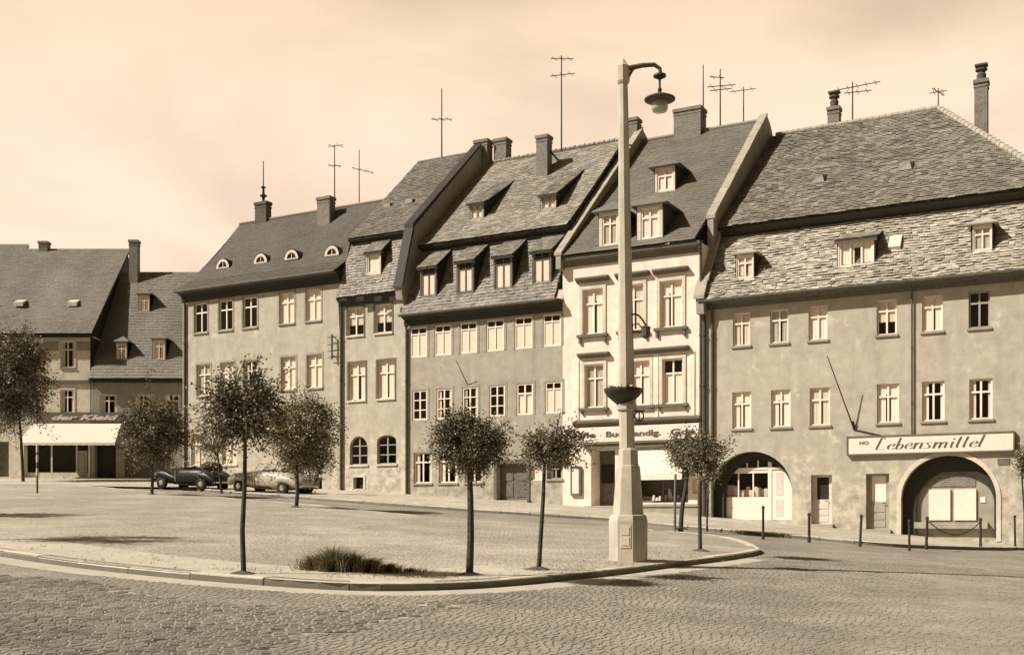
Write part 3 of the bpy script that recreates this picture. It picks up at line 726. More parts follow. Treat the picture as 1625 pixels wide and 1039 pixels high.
for i in range(11):
    xq = px0_+.12+(px1_-px0_-.2)*i/10.5; hq = random.uniform(.18,.5); gd.box(xq-.07,xq+.08,y+.25+.1*(i%2),y+.4+.1*(i%2),zA+.02,zA+.02+hq)
gd.build('shop_goods', M['offwhite'], SF)
sd = MB(); sd.box(xw+.2,xh-.55,y+.008,y+.03,zb_+.25,zA-.1); sd.box(xw+.2,xh-.55,y+.008,y+.03,zA+.05,zB); sd.build('shop_door_panel', M['offwhite'], SF)
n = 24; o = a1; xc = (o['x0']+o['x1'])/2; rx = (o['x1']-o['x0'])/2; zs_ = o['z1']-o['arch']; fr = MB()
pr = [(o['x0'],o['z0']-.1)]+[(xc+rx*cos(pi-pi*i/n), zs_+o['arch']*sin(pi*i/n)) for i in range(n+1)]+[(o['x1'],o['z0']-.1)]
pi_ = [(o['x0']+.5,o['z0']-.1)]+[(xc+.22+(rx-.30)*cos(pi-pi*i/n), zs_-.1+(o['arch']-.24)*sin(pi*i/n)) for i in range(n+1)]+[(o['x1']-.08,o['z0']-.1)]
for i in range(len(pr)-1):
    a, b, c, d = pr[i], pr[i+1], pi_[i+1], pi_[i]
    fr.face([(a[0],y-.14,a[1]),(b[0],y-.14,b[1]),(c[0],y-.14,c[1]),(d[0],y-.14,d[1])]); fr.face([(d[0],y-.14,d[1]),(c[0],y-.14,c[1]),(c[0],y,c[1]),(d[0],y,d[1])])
fr.build('arch_shade_ring', M['darkwood'], SF)  # shade inside the left arch, put in as a dark tapering ring
# right arch: dark ring put in as the arch's cast shade, then the notice boards
y = a2['rev']; xl, xh = a2['x0'], a2['x1']; zb_ = a2['z0']-.2
yb = y;  nb = MB(); nb.box(xl-.3,xh+.3,yb,yb+.1,zb_-.3,a2['z1']+.3); NB = nb.build('niche_wall', M['trimmid'], H.e)
br = MB(); br.box(F.X(1468,yb),F.X(1548,yb),yb-.03,yb-.004,F.Z(1508,772,yb),F.Z(1508,752,yb)); br.build('brick_panel', M['brick'], NB)
for q in ((1474,1508),(1514,1549)):
    b = MB(); b.box(F.X(q[0],yb-.06),F.X(q[1],yb-.06),yb-.08,yb-.004,F.Z(1510,825,yb-.06),F.Z(1510,776,yb-.06)); b.build('notice_board', M['blind'], NB)
b = MB(); b.box(F.X(1556,yb),F.X(1564,yb),yb-.03,yb-.004,F.Z(1560,797,yb),F.Z(1560,788,yb)); b.build('notice_plate', M['white'], NB)
b = MB(); b.box(F.X(1452,yb),F.X(1568,yb),yb-.25,yb-.004,F.Z(1510,838,yb),F.Z(1510,828,yb)); b.build('ledge', M['stone'], NB)
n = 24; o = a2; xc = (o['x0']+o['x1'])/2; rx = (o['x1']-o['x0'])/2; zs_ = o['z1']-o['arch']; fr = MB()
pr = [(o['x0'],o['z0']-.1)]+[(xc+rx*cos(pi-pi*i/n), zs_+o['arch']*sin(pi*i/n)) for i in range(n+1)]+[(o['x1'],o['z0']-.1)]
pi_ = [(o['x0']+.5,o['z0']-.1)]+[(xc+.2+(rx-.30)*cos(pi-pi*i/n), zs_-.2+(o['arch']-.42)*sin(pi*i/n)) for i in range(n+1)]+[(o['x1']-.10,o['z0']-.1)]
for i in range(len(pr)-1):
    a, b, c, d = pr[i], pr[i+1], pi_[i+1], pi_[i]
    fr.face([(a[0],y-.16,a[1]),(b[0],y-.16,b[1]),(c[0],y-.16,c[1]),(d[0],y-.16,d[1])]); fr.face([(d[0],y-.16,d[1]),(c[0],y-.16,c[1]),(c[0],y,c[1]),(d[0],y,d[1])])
fr.build('arch_shade_ring', M['darkwood'], H.e)
im = MB(); 
for o, t_ in ((a2,.16),):      # impost edge round the arch
    n = 24; xc = (o['x0']+o['x1'])/2; rx = (o['x1']-o['x0'])/2; zs_ = o['z1']-o['arch']
    pr = [(xc+rx*cos(pi-pi*i/n), zs_+o['arch']*sin(pi*i/n)) for i in range(n+1)]; po = [(xc+(rx+t_)*cos(pi-pi*i/n), zs_+(o['arch']+t_)*sin(pi*i/n)) for i in range(n+1)]
    pr = [(o['x0'],o['z0']-.1)]+pr+[(o['x1'],o['z0']-.1)]; po = [(o['x0']-t_,o['z0']-.1)]+po+[(o['x1']+t_,o['z0']-.1)]
    for i in range(len(pr)-1):
        im.face([(po[i][0],-.03,po[i][1]),(po[i+1][0],-.03,po[i+1][1]),(pr[i+1][0],-.03,pr[i+1][1]),(pr[i][0],-.03,pr[i][1])]); im.face([(po[i][0],0,po[i][1]),(po[i+1][0],0,po[i+1][1]),(po[i+1][0],-.03,po[i+1][1]),(po[i][0],-.03,po[i][1])])
im.build('arch_surround', M['trimlight'], H.e)
pl = MB(); pl.box(F.X(1583),F.X(1602),-.03,-.004,F.Z(1592,737),F.Z(1592,727)); pl.build('house_plaque', M['trimdark'], H.e)
# the grocery sign above the arch
xa, xb = F.X(1346,-.1), F.X(1608,-.1); za, zb_ = F.Zm((1346,722),(1608,712),-.1), F.Zm((1346,695),(1608,685),-.1)
SG = F.empty('shop_sign'); tag(SG, 'long white grocery sign board with slanted brush lettering above the right arch', 'sign')
b = MB(); b.box(xa,xb,-.14,-.02,za,zb_); b.build('board', M['board'], SG)
fr = MB(); t_ = .05; fr.box(xa-t_,xb+t_,-.17,-.01,za-t_,za); fr.box(xa-t_,xb+t_,-.17,-.01,zb_,zb_+t_); fr.box(xa-t_,xa,-.168,-.01,za,zb_); fr.box(xb,xb+t_,-.168,-.01,za,zb_); fr.build('frame', M['trimdark'], SG)
h = zb_-za; script('lettering', 'Lebensmittel', h*.36, M['letter'], SG, (F.X(1387,-.1), -.146, za+h*.22), F.X(1562,-.1)-F.X(1387,-.1))
textmesh('small_lettering', 'HO', h*.27, M['trimdark'], SG, (F.X(1364,-.1), -.146, za+h*.56), width=.36, bold=.006)

# ---- white house with the bookshop
random.seed(40)
F = row(893); H = House('bookshop_house', F, 'tall white house with framed windows, dark slate roof and bookshop sign on its front', group='old houses along the market square')
W = F.X(1114); zg = lambda px: F.ground(F.X(px))
ze = F.Zm((895,407),(1110,382),-.35); zr = F.Zm((1020,222),(1205,196),9.2)
t4 = level([opening(F,*q,rev=.14) for q in ((925,957,458,530),(988,1021,452,525),(1047,1083,445,519))]); m4 = level([opening(F,*q,rev=.14) for q in ((928,958,578,647),(1001,1031,572,643),(1051,1084,569,640))])
en = opening(F,938,976,713,806,rev=1.0); sw = opening(F,1008,1092,713,797,rev=.25); cs = opening(F,1099,1109,758,783,rev=.12)
en['z0'] = zg(957)+.2
wall(H, .0, W, ze-.02, t4+m4+[en,sw,cs], M['h4'], 14, zb=-2)
for row_, sty in ((t4,('drape','drape','drape')),(m4,('drape','drape','lower'))):
    for i, (o, s) in enumerate(zip(row_, sty)):
        wn = window(H, o, s, 'T', 'white', False); surround(H, o, 'trimlight', .14, .05, wn)
        hd = MB(); a, b = o['x0']-.28, o['x1']+.28; zt_ = o['z1']+(.30 if row_ is t4 else .28)
        hd.prism([(-.05,zt_),(-.2,zt_+.1),(-.26,zt_+.12),(-.26,zt_+.2),(0,zt_+.22),(0,zt_)], a, b); hd.build('cornice', M['trimdark'], wn)
        sl = MB(); sl.box(o['x0']-.24,o['x1']+.24,-.16,.0,o['z0']-.13,o['z0']-.01)
        for xq in (o['x0']-.16, o['x1']+.06): sl.box(xq,xq+.1,-.12,0,o['z0']-.38 if row_ is t4 else o['z0']-.25,o['z0']-.132)
        sl.build('sill', M['trimdark'], wn)
zq = m4[0]['z0']
for xq in (m4[0]['x0']-.5, (m4[0]['x1']+m4[1]['x0'])/2-.12, (m4[1]['x1']+m4[2]['x0'])/2-.12, m4[2]['x1']+.3):
    ap = MB(); ap.box(xq,xq+.22,-.04,-.002,zq-.75,m4[0]['z1']+.25); ap.build('pilaster', M['h4'], H.e)
zc = F.Zm((918,676),(1112,664),-.1); co = MB(); co.prism([(0,zc-.1),(-.12,zc-.06),(-.26,zc+.06),(-.26,zc+.14),(0,zc+.22)], F.X(912), W-.02); co.build('shop_cornice', M['trimdark'], H.e)
SG = F.empty('shop_sign'); tag(SG, 'pale bookshop sign with heavy dark lettering under the white house cornice', 'sign')
xa, xb = F.X(916,-.1), W-.05; za, zb_ = F.Zm((916,704),(1112,694),-.1), zc-.12
b = MB(); b.box(xa,xb,-.12,-.01,za,zb_); b.build('board', M['board'], SG); h = zb_-za
for w_, p0_, p1_ in (('lfle',921,946),('Buchhandlg.',962,1049),('Gde',1064,1104)):
    textmesh('lettering', w_, h*.5, M['letter'], SG, (F.X(p0_,-.1), -.13, za+h*.32), width=F.X(p1_,-.1)-F.X(p0_,-.1), bold=.012)
ab = MB(); ab.box(F.X(930),W-.1,-.22,-.0,za-.3,za-.03); ab.box(F.X(930),W-.1,-.3,-.0,za-.1,za-.032); ab.build('shutter_box', M['trimdark'], H.e)
bl = MB(); a_, b_ = sw['x0']-.02, F.X(1090); zt_, zl_ = za-.3, F.Z(1050,761,-.5); bl.prism([(-.05,zt_),(-.05,zt_+.02),(-.62,zl_+.25),(-.64,zl_),(-.62,zl_)], a_, b_); bl.build('sun_blind', M['canvas'], H.e)
wd = MB(); y = sw['rev']-.06; 
for xq in (sw['x0'],(sw['x0']+sw['x1'])/2-.03,sw['x1']-.06): wd.box(xq,xq+.06,y,y+.06,sw['z0'],sw['z1'])
wd.box(sw['x0']+.06,sw['x1']-.06,y+.002,y+.06,sw['z0'],sw['z0']+.08); WD = wd.build('shop_window', M['brownwood'], H.e)
g = MB(); g.face([(sw['x0'],y+.03,sw['z0']),(sw['x1'],y+.03,sw['z0']),(sw['x1'],y+.03,sw['z1']),(sw['x0'],y+.03,sw['z1'])]); g.build('shop_pane', M['glass'], WD)
bk = MB(); bk.box(sw['x0']-.1,sw['x1']+.1,y+.9,y+.95,sw['z0']-.1,sw['z1']+.1); bk.box(sw['x0']-.1,sw['x1']+.1,y+.08,y+.9,sw['z0']-.06,sw['z0']-.03); bk.build('shop_interior', M['brownwood'], WD)
bo = MB()
for i in range(16): xq = sw['x0']+.15+i*.14; bo.prism([(y+.3,sw['z0']),(y+.4,sw['z0']+random.uniform(.2,.34)),(y+.42,sw['z0'])], xq, xq+.1)
bo.build('books', M['offwhite'], WD)
pl = MB(); zp = F.Z(1060,801); pl.box(F.X(1012),W-.03,-.1,-.003,-1.6,zp-.06); pl.box(F.X(1010),W-.01,-.16,-.002,zp-.06,zp+.04); pl.build('plinth', M['trimmid'], H.e)
ed = MB(); y = en['rev']-.06; ed.box(en['x0'],en['x1'],y,y+.05,en['z0'],en['z1']); ed.box(en['x0']+.5*(en['x1']-en['x0']),en['x1']-.08,y-.02,y+.0,en['z0']+.1,en['z1']-.5); ED = ed.build('shop_door', M['brownwood'], H.e)
eg = MB(); eg.box(en['x0']+.1,en['x1']-.1,y-.03,y-.022,en['z0']+1.0,en['z1']-.6); eg.build('door_pane', M['room'], ED)
st = MB(); st.box(en['x0']-.15,en['x1']+.15,-.4,en['rev']-.0,en['z0']-.2,en['z0']-.01); st.build('doorstep', M['stone'], H.e)
dc = MB(); q = opening(F,907,923,740,786); dc.box(q['x0'],q['x1'],-.12,-.004,q['z0'],q['z1']); DC = dc.build('display_case', M['brownwood'], H.e)
dp = MB(); dp.box(q['x0']+.09,q['x1']-.09,-.128,-.121,q['z0']+.1,q['z1']-.1); dp.build('case_panel', M['blind'], DC)
window(H, cs, 'full', '', 'white', False)
ev = MB(); ev.prism([(0,ze-.4),(-.08,ze-.36),(-.14,ze-.2),(-.3,ze-.12),(-.3,ze+.02),(.2,ze+.12),(.2,ze-.4)], .02, W-.02); ev.build('eave', M['trimdark'], H.e)
rf = (-.4, ze+.06, 9.2, zr)
tiles(H, 'roof', M['slate4'], .1, W-.2, rf[:2], rf[2:], .3, .25, .008)
bk = MB(); bk.face([(0,9.2,zr-.03),(W,9.2,zr-.03),(W,17,ze),(0,17,ze)]); bk.build('back_roof', M['slate4'], H.e)
rg = MB(); rg.tube([(.1,9.2,zr+.02),(W-.2,9.2,zr+.02)],.12,8); rg.build('ridge_tiles', M['slate3'], H.e)
sl4 = (zr-ze-.06)/9.6; R4 = lambda d: ze+.06+sl4*(d+.4)
def verge(x0, x1, da, ha, hb, mat):      # gable wall standing above the slates, with coping stones
    fw = MB(); fw.prism([(da,ze-.5),(da,R4(da)+ha),(9.2,zr+hb),(9.9,zr+hb-.3),(12.5,zr-2.6),(12.5,ze)], x0, x1); FW = fw.build('fire_wall', M['trimmid'], H.e)
    cp = MB(); n = 28
    for i in range(n):
        q0, q1 = i/n, (i+.95)/n; j = random.uniform(-.02,.02); A = lambda q, h: (da-.03+(9.25-da)*q, R4(da)+ha+(zr+hb-R4(da)-ha)*q+h)
        (a,b),(c,d) = A(q0,0),A(q1,0); cp.prism([(a,b-.08),(a,b+.07+j),(c,d+.07+j),(c,d-.08)], x0-.06+j, x1+.06+j)
    cp.build('coping', M[mat], FW)
verge(-.14, .10, -.42, .12, .7, 'stone'); verge(W-.10, W+.16, 1.0, .08, .30, 'stone')
hip_dormer(H,956,980,335,389,rf,.5,'full','slate4','eave','trimlight',over=.22,jamb=.2); hip_dormer(H,1017,1046,325,379,rf,.5,'full','slate4','eave','trimlight',over=.22,jamb=.2); hip_dormer(H,1043,1068,264,303,rf,.4,'drape','slate4','eave','offwhite',over=.25,jamb=.14)
chimney(H,993,1015,188,226,9.2,.6,'brick'); chimney(H,1073,1117,171,216,9.2,.9,'brick')
antenna(H,1116,103,175,9.2,(),.03); antenna(H,1143,110,205,9.2,((1127,124,1148,122),(1124,140,1166,133),(1128,146,1160,139)),.035)
downpipe(H,1112,ze-.2,zg(1112)+.1,.06)
random.seed(30)
# ---- grey house, two rows of dormers
F = row(643); H = House('dormer_house', F, 'grey house with four big dormers on a mansard and two small dormers above', group='old houses along the market square')
W = F.X(893); zg = lambda px: F.ground(F.X(px))
ze = F.Zm((645,506),(890,470),-.35); zm = F.Zm((668,388),(915,357),1.3); zr = F.Zm((770,256),(1000,226),7.4)
t3 = level([opening(F,*q,rev=.10) for q in ((651,678,519,567),(690,716,516,564),(730,757,512,560),(772,800,507,556),(817,845,502,553),(862,890,498,549))])
m3 = level([opening(F,*q,rev=.10) for q in ((655,678,619,667),(693,717,617,663),(734,758,614,662),(777,801,612,659),(820,846,608,659),(865,892,604,656))])
g3 = level([opening(F,*q,rev=.13) for q in ((656,685,718,768),(696,726,716,766),(738,766,714,764))]); sg3 = opening(F,868,892,735,760,rev=.2)
dr = opening(F,789,836,735,800,rev=.35); dr['z0'] = zg(812)+.15; dn = opening(F,842,860,738,762,rev=.12)
wall(H, 0, W, ze-.02, t3+m3+g3+[sg3,dr,dn], M['h3'], 13, zb=-2)
for o in t3: window(H, o, 'blind', 'b', 'white', False, y=.015)
for o, s, b in zip(m3, ('dark','side','side','dark','lower','blind'), 'gggg' + 'T' + 'b'): window(H, o, s, b, 'white', False, y=.015)
for o in g3: window(H, o, 'side', 'T', 'white')
window(H, sg3, 'side', 'T', 'greypaint'); window(H, dn, 'full', '', 'white', False)
for o in t3+m3: surround(H, o, 'trimmid', .11, .018)
# double door with a stone frame
mb = MB(); y = dr['rev']; mb.box(dr['x0'],dr['x1'],y-.05,y,dr['z0'],dr['z1']); w = dr['x1']-dr['x0']
for k in range(2):
    for c in range(3): mb.box(dr['x0']+w*(.06+.5*k),dr['x0']+w*(.44+.5*k),y-.075,y-.051,dr['z0']+.15+c*.75,dr['z0']+.75+c*.75)
D = mb.build('house_door', M['brownwood'], H.e)
k = MB(); k.box(dr['x0']-.16,dr['x0'],-.05,-.002,dr['z0'],dr['z1']+.16); k.box(dr['x1'],dr['x1']+.16,-.05,-.002,dr['z0'],dr['z1']+.16); k.box(dr['x0'],dr['x1'],-.048,-.002,dr['z1'],dr['z1']+.16); k.build('door_frame', M['brownwood'], H.e)
k = MB(); k.tube([(dr['x0']+w*.46,y-.06,dr['z0']+1.05),(dr['x0']+w*.46,y-.14,dr['z0']+1.05),(dr['x0']+w*.4,y-.14,dr['z0']+1.05)],.015,6); k.build('handle', M['iron'], D)
k = MB(); k.box(dr['x0']-.2,dr['x1']+.2,-.35,y,dr['z0']-.3,dr['z0']-.005); k.build('doorstep', M['stone'], H.e)
ev = MB(); ev.prism([(-.42,ze-.02),(-.42,ze+.06),(.3,ze+.12),(.3,ze-.45),(-.015,ze-.45),(-.1,ze-.16)], 0, W-.02); ev.build('eave', M['eave'], H.e)
lo3 = (-.45, ze+.04, 1.3, zm-.3); up3 = (.85, zm-.1, 7.4, zr)
tiles(H, 'mansard_slope', M['slate3l'], .05, W-.2, lo3[:2], lo3[2:], .24, .18, .02); tiles(H, 'roof', M['slate3'], .1, W-.2, up3[:2], up3[2:], .26, .2, .014)
ev = MB(); ev.prism([(.9,zm-.18),(.9,zm-.10),(1.6,zm+.28),(1.6,zm-.34),(1.32,zm-.34)], .05, W-.2); ev.build('upper_eave', M['eave'], H.e)
bk = MB(); bk.face([(0,7.4,zr-.03),(W,7.4,zr-.03),(W,14,zm),(0,14,zm)]); bk.build('back_roof', M['slate3'], H.e)
rg = MB(); n = 30
for i in range(n): rg.tube([(.1+(W-.2)*i/n,7.4,zr+.01+.015*(i%2)),(.1+(W-.2)*(i+.96)/n,7.4,zr+.03+.015*(i%2))],[.11,.13],8)
rg.build('ridge_tiles', M['slate3l'], H.e)
for q in ((669,691,421,470),(727,750,412,464),(786,811,404,458),(847,873,396,450)): shed_dormer(H,*q,lo3,zback=zm-.42,style='blind',roofmat='slate3l',bars='b',frame='brownwood',over=.2)
for q in ((747,766,322,347),(860,881,308,331)): shed_dormer(H,*q,up3,zback=lambda z:z+1.75,style='full',roofmat='slate3l',bars='T',frame='greypaint',over=.18)
chimney(H,854,873,215,283,5.6,.55,'brick'); antenna(H,891,88,245,7.3,((876,95,908,92),(875,123,910,115)),.035)
st = MB(); xa_, za_ = F.loc(873,240,5.6); xb_, zb2 = F.loc(889,258,6.8); st.tube([(xa_,5.6,za_),(xb_,6.8,zb2)],.05,6); st.build('chimney_stay', M['iron'], H.e)
downpipe(H,645,ze-.2,zg(645)+.1,.06); gutter(H,-.05,W-.1,-.48,ze+.02)
fp = MB(); xa_, za_ = F.loc(742,611,-.02); xt, zt_ = F.loc(724,572,-.7); fp.tube([(xa_,0,za_),(xt,-.7,zt_)],[.022,.014],5); fp.build('flagpole', M['iron'], H.e)
random.seed(20)
# ---- narrow house with the arched ground-floor windows
F = row(540); H = House('narrow_house', F, 'narrow two-bay house with arched ground-floor windows and a steep dark roof', group='old houses along the market square')
W = F.X(643); zg = lambda px: F.ground(F.X(px))
ze = F.Zm((540,473),(640,463),-.3); zm = F.Zm((553,381),(657,363),.85); zr = F.Zm((655,258),(760,238),7.0)
t2 = level([opening(F,*q,rev=.14) for q in ((551,577,487,532),(595,622,482,529))]); m2 = level([opening(F,*q,rev=.14) for q in ((553,580,576,635),(599,626,571,633))])
g2 = level([opening(F,*q,rev=.16) for q in ((555,583,692,737),(598,629,690,737))]); g2[0]['arch'] = (g2[0]['x1']-g2[0]['x0'])*.55; g2[1]['arch'] = .28
ch = opening(F,561,577,757,775,rev=.25)
wall(H, 0, W, ze-.02, t2+m2+g2+[ch], M['h2'], 12, zb=-2)
for o in t2: window(H, o, 'upper', 'T', 'white', 'trimlight')
for o in m2: window(H, o, 'drape', 'T', 'white', 'trimlight')
for o in g2: window(H, o, 'dark', 'g', 'greypaint', 'trimlight')
for o in t2+m2: surround(H, o, 'trimdark', .09, .02)
r = MB(); r.box(ch['x0'],ch['x1'],.24,.26,ch['z0'],ch['z1']); hatch = r.build('cellar_hatch', M['room'], H.e); surround(H, ch, 'trimlight', .12, .03, hatch)
ev = MB(); ev.prism([(-.36,ze-.0),(-.36,ze+.06),(.3,ze+.12),(.3,ze-.35),(-.015,ze-.35)], 0, W); ev.build('eave', M['eave'], H.e)
lo2 = (-.4, ze+.04, .85, zm-.25); up2 = (.5, zm-.08, 7.0, zr)
tiles(H, 'mansard_slope', M['slate3l'], .05, W-.1, lo2[:2], lo2[2:], .2, .16, .02); tiles(H, 'roof', M['slate2'], .05, W-.25, up2[:2], up2[2:], .26, .2, .014)
ev = MB(); ev.prism([(.54,zm-.16),(.54,zm-.09),(1.2,zm+.3),(1.2,zm-.3),(.87,zm-.3)], .05, W-.2); ev.build('upper_eave', M['eave'], H.e)
fw = MB(); fw.prism([(-.4,ze-.4),(-.5,ze+.1),(.45,zm-.2),(.45,zm+.05),(7.0,zr+.22),(10,zr-2),(10,ze)], W-.25, W+.12); fw.build('fire_wall', M['trimmid'], H.e)
vb = MB(); vb.prism([(-.55,ze+.1),(-.55,ze+.2),(.40,zm-.02),(.40,zm+.18),(7.0,zr+.34),(7.0,zr+.22),(.5,zm+.0),(.5,zm-.2)], W-.32, W+.18); vb.build('verge_board', M['eave'], H.e)
bk = MB(); bk.face([(0,7,zr-.03),(W,7,zr-.03),(W,13,zm),(0,13,zm)]); bk.build('back_roof', M['slate2'], H.e)
lg = MB(); lg.face([(.03,-.2,ze-.2),(.03,.8,zm),(.03,7,zr-.05),(.03,13,zm),(.03,13,ze-3),(.03,-.0,ze-3)]); lg.build('gable', M['trimmid'], H.e)
shed_dormer(H,583,603,398,433,lo2,zback=zm-.36,style='full',roofmat='slate3l',bars='',frame='offwhite',over=.14)
vs = MB()
for px in (545,572,600,624):
    x, z = F.loc(px,474,-.37); vs.box(x-.22,x+.22,-.39,-.365,z-.12,z+.12)
vs.build('eave_vent', M['room'], H.e)
for px, py in ((617,329),(652,322)):
    x, d, z = F.slope(px,py,*up2); v = MB(); v.prism([(d-.05,z+.0),(d-.05,z+.2),(d+.25,z+.28)], x-.3, x+.1); v.build('roof_vent', M['slate5l'], H.e)
antenna(H,701,141,249,7.0,((687,191,715,188),),.035)
chimney(H,756,778,222,262,7.4,.6,'brick'); chimney(H,787,808,220,262,7.7,.6,'brick')
downpipe(H,541,ze-.0,zg(541)+.1,.065)
random.seed(10)
# ---- cream house with the eyebrow windows
F = row(290); H = House('plaster_house', F, 'long cream plastered house with four half-round eyebrow windows in its dark roof', group='old houses along the market square')
W = F.X(540); zg = lambda px: F.ground(F.X(px))
ze = F.Zm((290,463),(538,431),-.35); zr = F.Zm((380,352),(580,328),4.6)
t1 = level([opening(F,*q,rev=.14) for q in ((308,329,480,527),(347,369,476,523),(385,408,471,519),(443,467,464,515),(485,509,459,511))])
m1 = level([opening(F,*q,rev=.14) for q in ((312,334,578,628),(350,372,575,625),(386,409,571,622),(446,469,567,618),(487,511,562,617))])
g1 = level([opening(F,*q,rev=.14) for q in ((303,325,688,738),(352,376,686,737),(446,470,682,735))]); dk = opening(F,502,511,757,780,rev=.3)
wall(H, 0, W, ze-.02, t1+m1+g1+[dk], M['h1'], 10, zb=-2)
for o, s in zip(t1, ('dark','dark','dark','full','full')): window(H, o, s, 'T', 'white', 'trimmid')
for o, s in zip(m1, ('full','full','side','full','full')): window(H, o, s, 'T', 'white', 'trimmid')
for o in g1: window(H, o, 'full', 'T', 'white', 'trimlight')
for o in t1+m1: surround(H, o, 'trimmid', .1, .018)
r = MB(); r.box(dk['x0'],dk['x1'],.28,.3,dk['z0'],dk['z1']); r.build('cellar_hatch', M['room'], H.e)
ev = MB(); ev.prism([(-.42,ze-.0),(-.42,ze+.08),(.3,ze+.14),(.3,ze-.5),(-.02,ze-.5),(-.1,ze-.18)], -.05, W+.0); ev.build('eave', M['eave'], H.e)
k1 = (.55, ze+.75); rf = (k1[0], k1[1], 4.6, zr)
tiles(H, 'roof_skirt', M['slate1'], -.1, W, (-.5,ze+.06), k1, .3, .22, .006); tiles(H, 'roof', M['slate1'], -.1, W+.3, k1, rf[2:], .3, .22, .006)
bk = MB(); bk.face([(-.1,4.6,zr-.03),(W,4.6,zr-.03),(W,10,ze),(-.1,10,ze)]); bk.build('back_roof', M['slate1'], H.e)
gb = MB(); gb.face([(.02,0,ze-.1),(.02,k1[0],k1[1]-.06),(.02,4.6,zr-.06),(.02,10,ze)]); gb.face([(W-.02,0,ze-.1),(W-.02,k1[0],k1[1]-.06),(W-.02,4.6,zr-.06),(W-.02,10,ze)]); gb.build('gable', M['h1'], H.e)
rg = MB(); rg.tube([(-.1,4.6,zr+.02),(W+.3,4.6,zr+.02)],.1,8); rg.build('ridge_tiles', M['slate3l'], H.e)
sl = (rf[3]-rf[1])/(rf[2]-rf[0])
for px, py in ((355,425),(415,417),(464,411),(528,405)):
    x, d, z = F.slope(px,py,*rf); n = 12; e = MB(); R1, R2 = .46, .30; z -= .04
    ro = [(x+R1*cos(pi-pi*i/n), z+R1*1.1*sin(pi*i/n)) for i in range(n+1)]; ri = [(x+R2*cos(pi-pi*i/n), z+.06+R2*sin(pi*i/n)) for i in range(n+1)]
    y = d-.1
    for i in range(n):
        e.face([(ro[i][0],y,ro[i][1]),(ro[i+1][0],y,ro[i+1][1]),(ri[i+1][0],y,ri[i+1][1]),(ri[i][0],y,ri[i][1])])
        e.face([(ri[i][0],y,ri[i][1]),(ri[i+1][0],y,ri[i+1][1]),(ri[i+1][0],y+.1,ri[i+1][1]),(ri[i][0],y+.1,ri[i][1])])
    e.face([(ro[0][0],y,ro[0][1]),(ri[0][0],y,ri[0][1]),(ri[-1][0],y,ri[-1][1]),(ro[-1][0],y,ro[-1][1])])
    D = e.build('eyebrow_window', M['offwhite'], H.e)
    hd = MB(); rr = [(x+(R1+.05)*cos(pi-pi*i/n), z+(R1*1.1+.05)*sin(pi*i/n)) for i in range(n+1)]
    for i in range(n):
        q = lambda p: (p[0], d+(p[1]-z)/sl+.25, p[1])
        hd.face([(rr[i][0],y+.03,rr[i][1]),(rr[i+1][0],y+.03,rr[i+1][1]),q(rr[i+1]),q(rr[i])])
    hd.build('eyebrow_roof', M['slate1'], D)
    pn = MB(); pn.face([(p[0],y+.07,p[1]) for p in ri]); pn.build('pane', M['room'], D)
    br = MB(); br.box(x-.02,x+.02,y+.03,y+.06,z+.06,z+.06+R2); br.build('glazing_bar', M['offwhite'], D)
chimney(H,507,528,312,363,3.8,.5,'brick'); chimney(H,560,580,323,336,4.9,.5,'brickdark')
c = chimney(H,408,427,320,350,4.6,.45,'brickdark'); s_ = MB(); x, z = F.loc(418,320,4.6); s_.lathe([(.06,0),(.1,.25),(.2,.3),(.2,.36),(.08,.42),(.06,.75),(.16,.8),(.05,.9)],10,(x,4.6,z)); s_.build('chimney_cowl', M['iron'], c)
antenna(H,418,256,305,4.6,(),.03); antenna(H,531,230,330,4.6,((523,234,542,229),(524,264,538,262)),.03); antenna(H,570,238,328,4.9,((562,268,590,273),),.026)
downpipe(H,293,ze-.2,zg(293)+.1,.065); gutter(H,-.1,W,-.5,ze+.02)
wb = MB(); x, z = F.loc(527,570,-.2); zt_ = F.Z(527,530,-.2)
wb.box(x-.03,x+.03,-.24,-.18,z,zt_)
for q in (0,.25,.5,.8): wb.tube([(x-.28,-.2,z+(zt_-z)*q+.1),(x+.28,-.2,z+(zt_-z)*q+.1)],.02,5)
wb.tube([(x,0,z+.2),(x,-.2,z+.2)],.02,5); wb.tube([(x,0,zt_-.1),(x,-.2,zt_-.1)],.02,5); wb.build('wire_bracket', M['iron'], H.e)

# ================================================================== houses closing the square on the left
YA = 66.0
def front(px, Y=YA): return Frame((px-CX)/FPX*Y, Y, 1, 0)
random.seed(61)
F = front(-45); H = House('gabled_shop_house', F, 'tall far house at left with smooth slate roof, two storeys above a white awning', group='houses closing the far left side')
W = F.X(143); ze = F.Z(90,530,-.3); zr = F.Z(100,395,6.2)
ta = level([opening(F,*q,rev=.14) for q in ((-20,3,541,583),(44,66,541,583),(96,118,541,583))]); ma = level([opening(F,*q,rev=.12) for q in ((-20,3,618,655),(44,64,618,655),(96,117,618,655))])
so = opening(F,38,140,704,757,rev=.3); po = opening(F,-20,14,700,756,rev=.4)
wall(H, 0, W, ze, ta+ma+[so,po], M['hA'], 12.4, zb=-1.5)
for o in ta+ma:
    wn = window(H, o, 'side', 'T', 'white', 'trimmid'); surround(H, o, 'offwhite', .1, .03, wn)
b = MB(); zc = F.Z(90,606); b.box(.0,W,-.1,-.003,zc-.12,zc+.1); b.build('string_course', M['trimdark'], H.e)
cuts = [0] + [v for o in ta for v in (o['x0']-.12, o['x1']+.12)] + [W]
for a_, b_ in zip(cuts[::2], cuts[1::2]):
    up = MB(); up.box(a_,b_,-.022,-.004,ze-.95,ze-.4); up.build('slate_band', M['trimmid'], H.e)
tiles(H, 'roof', M['slateA'], -.1, W+.25, (-.45,ze+.02), (6.2,zr), .3, .24, .008)
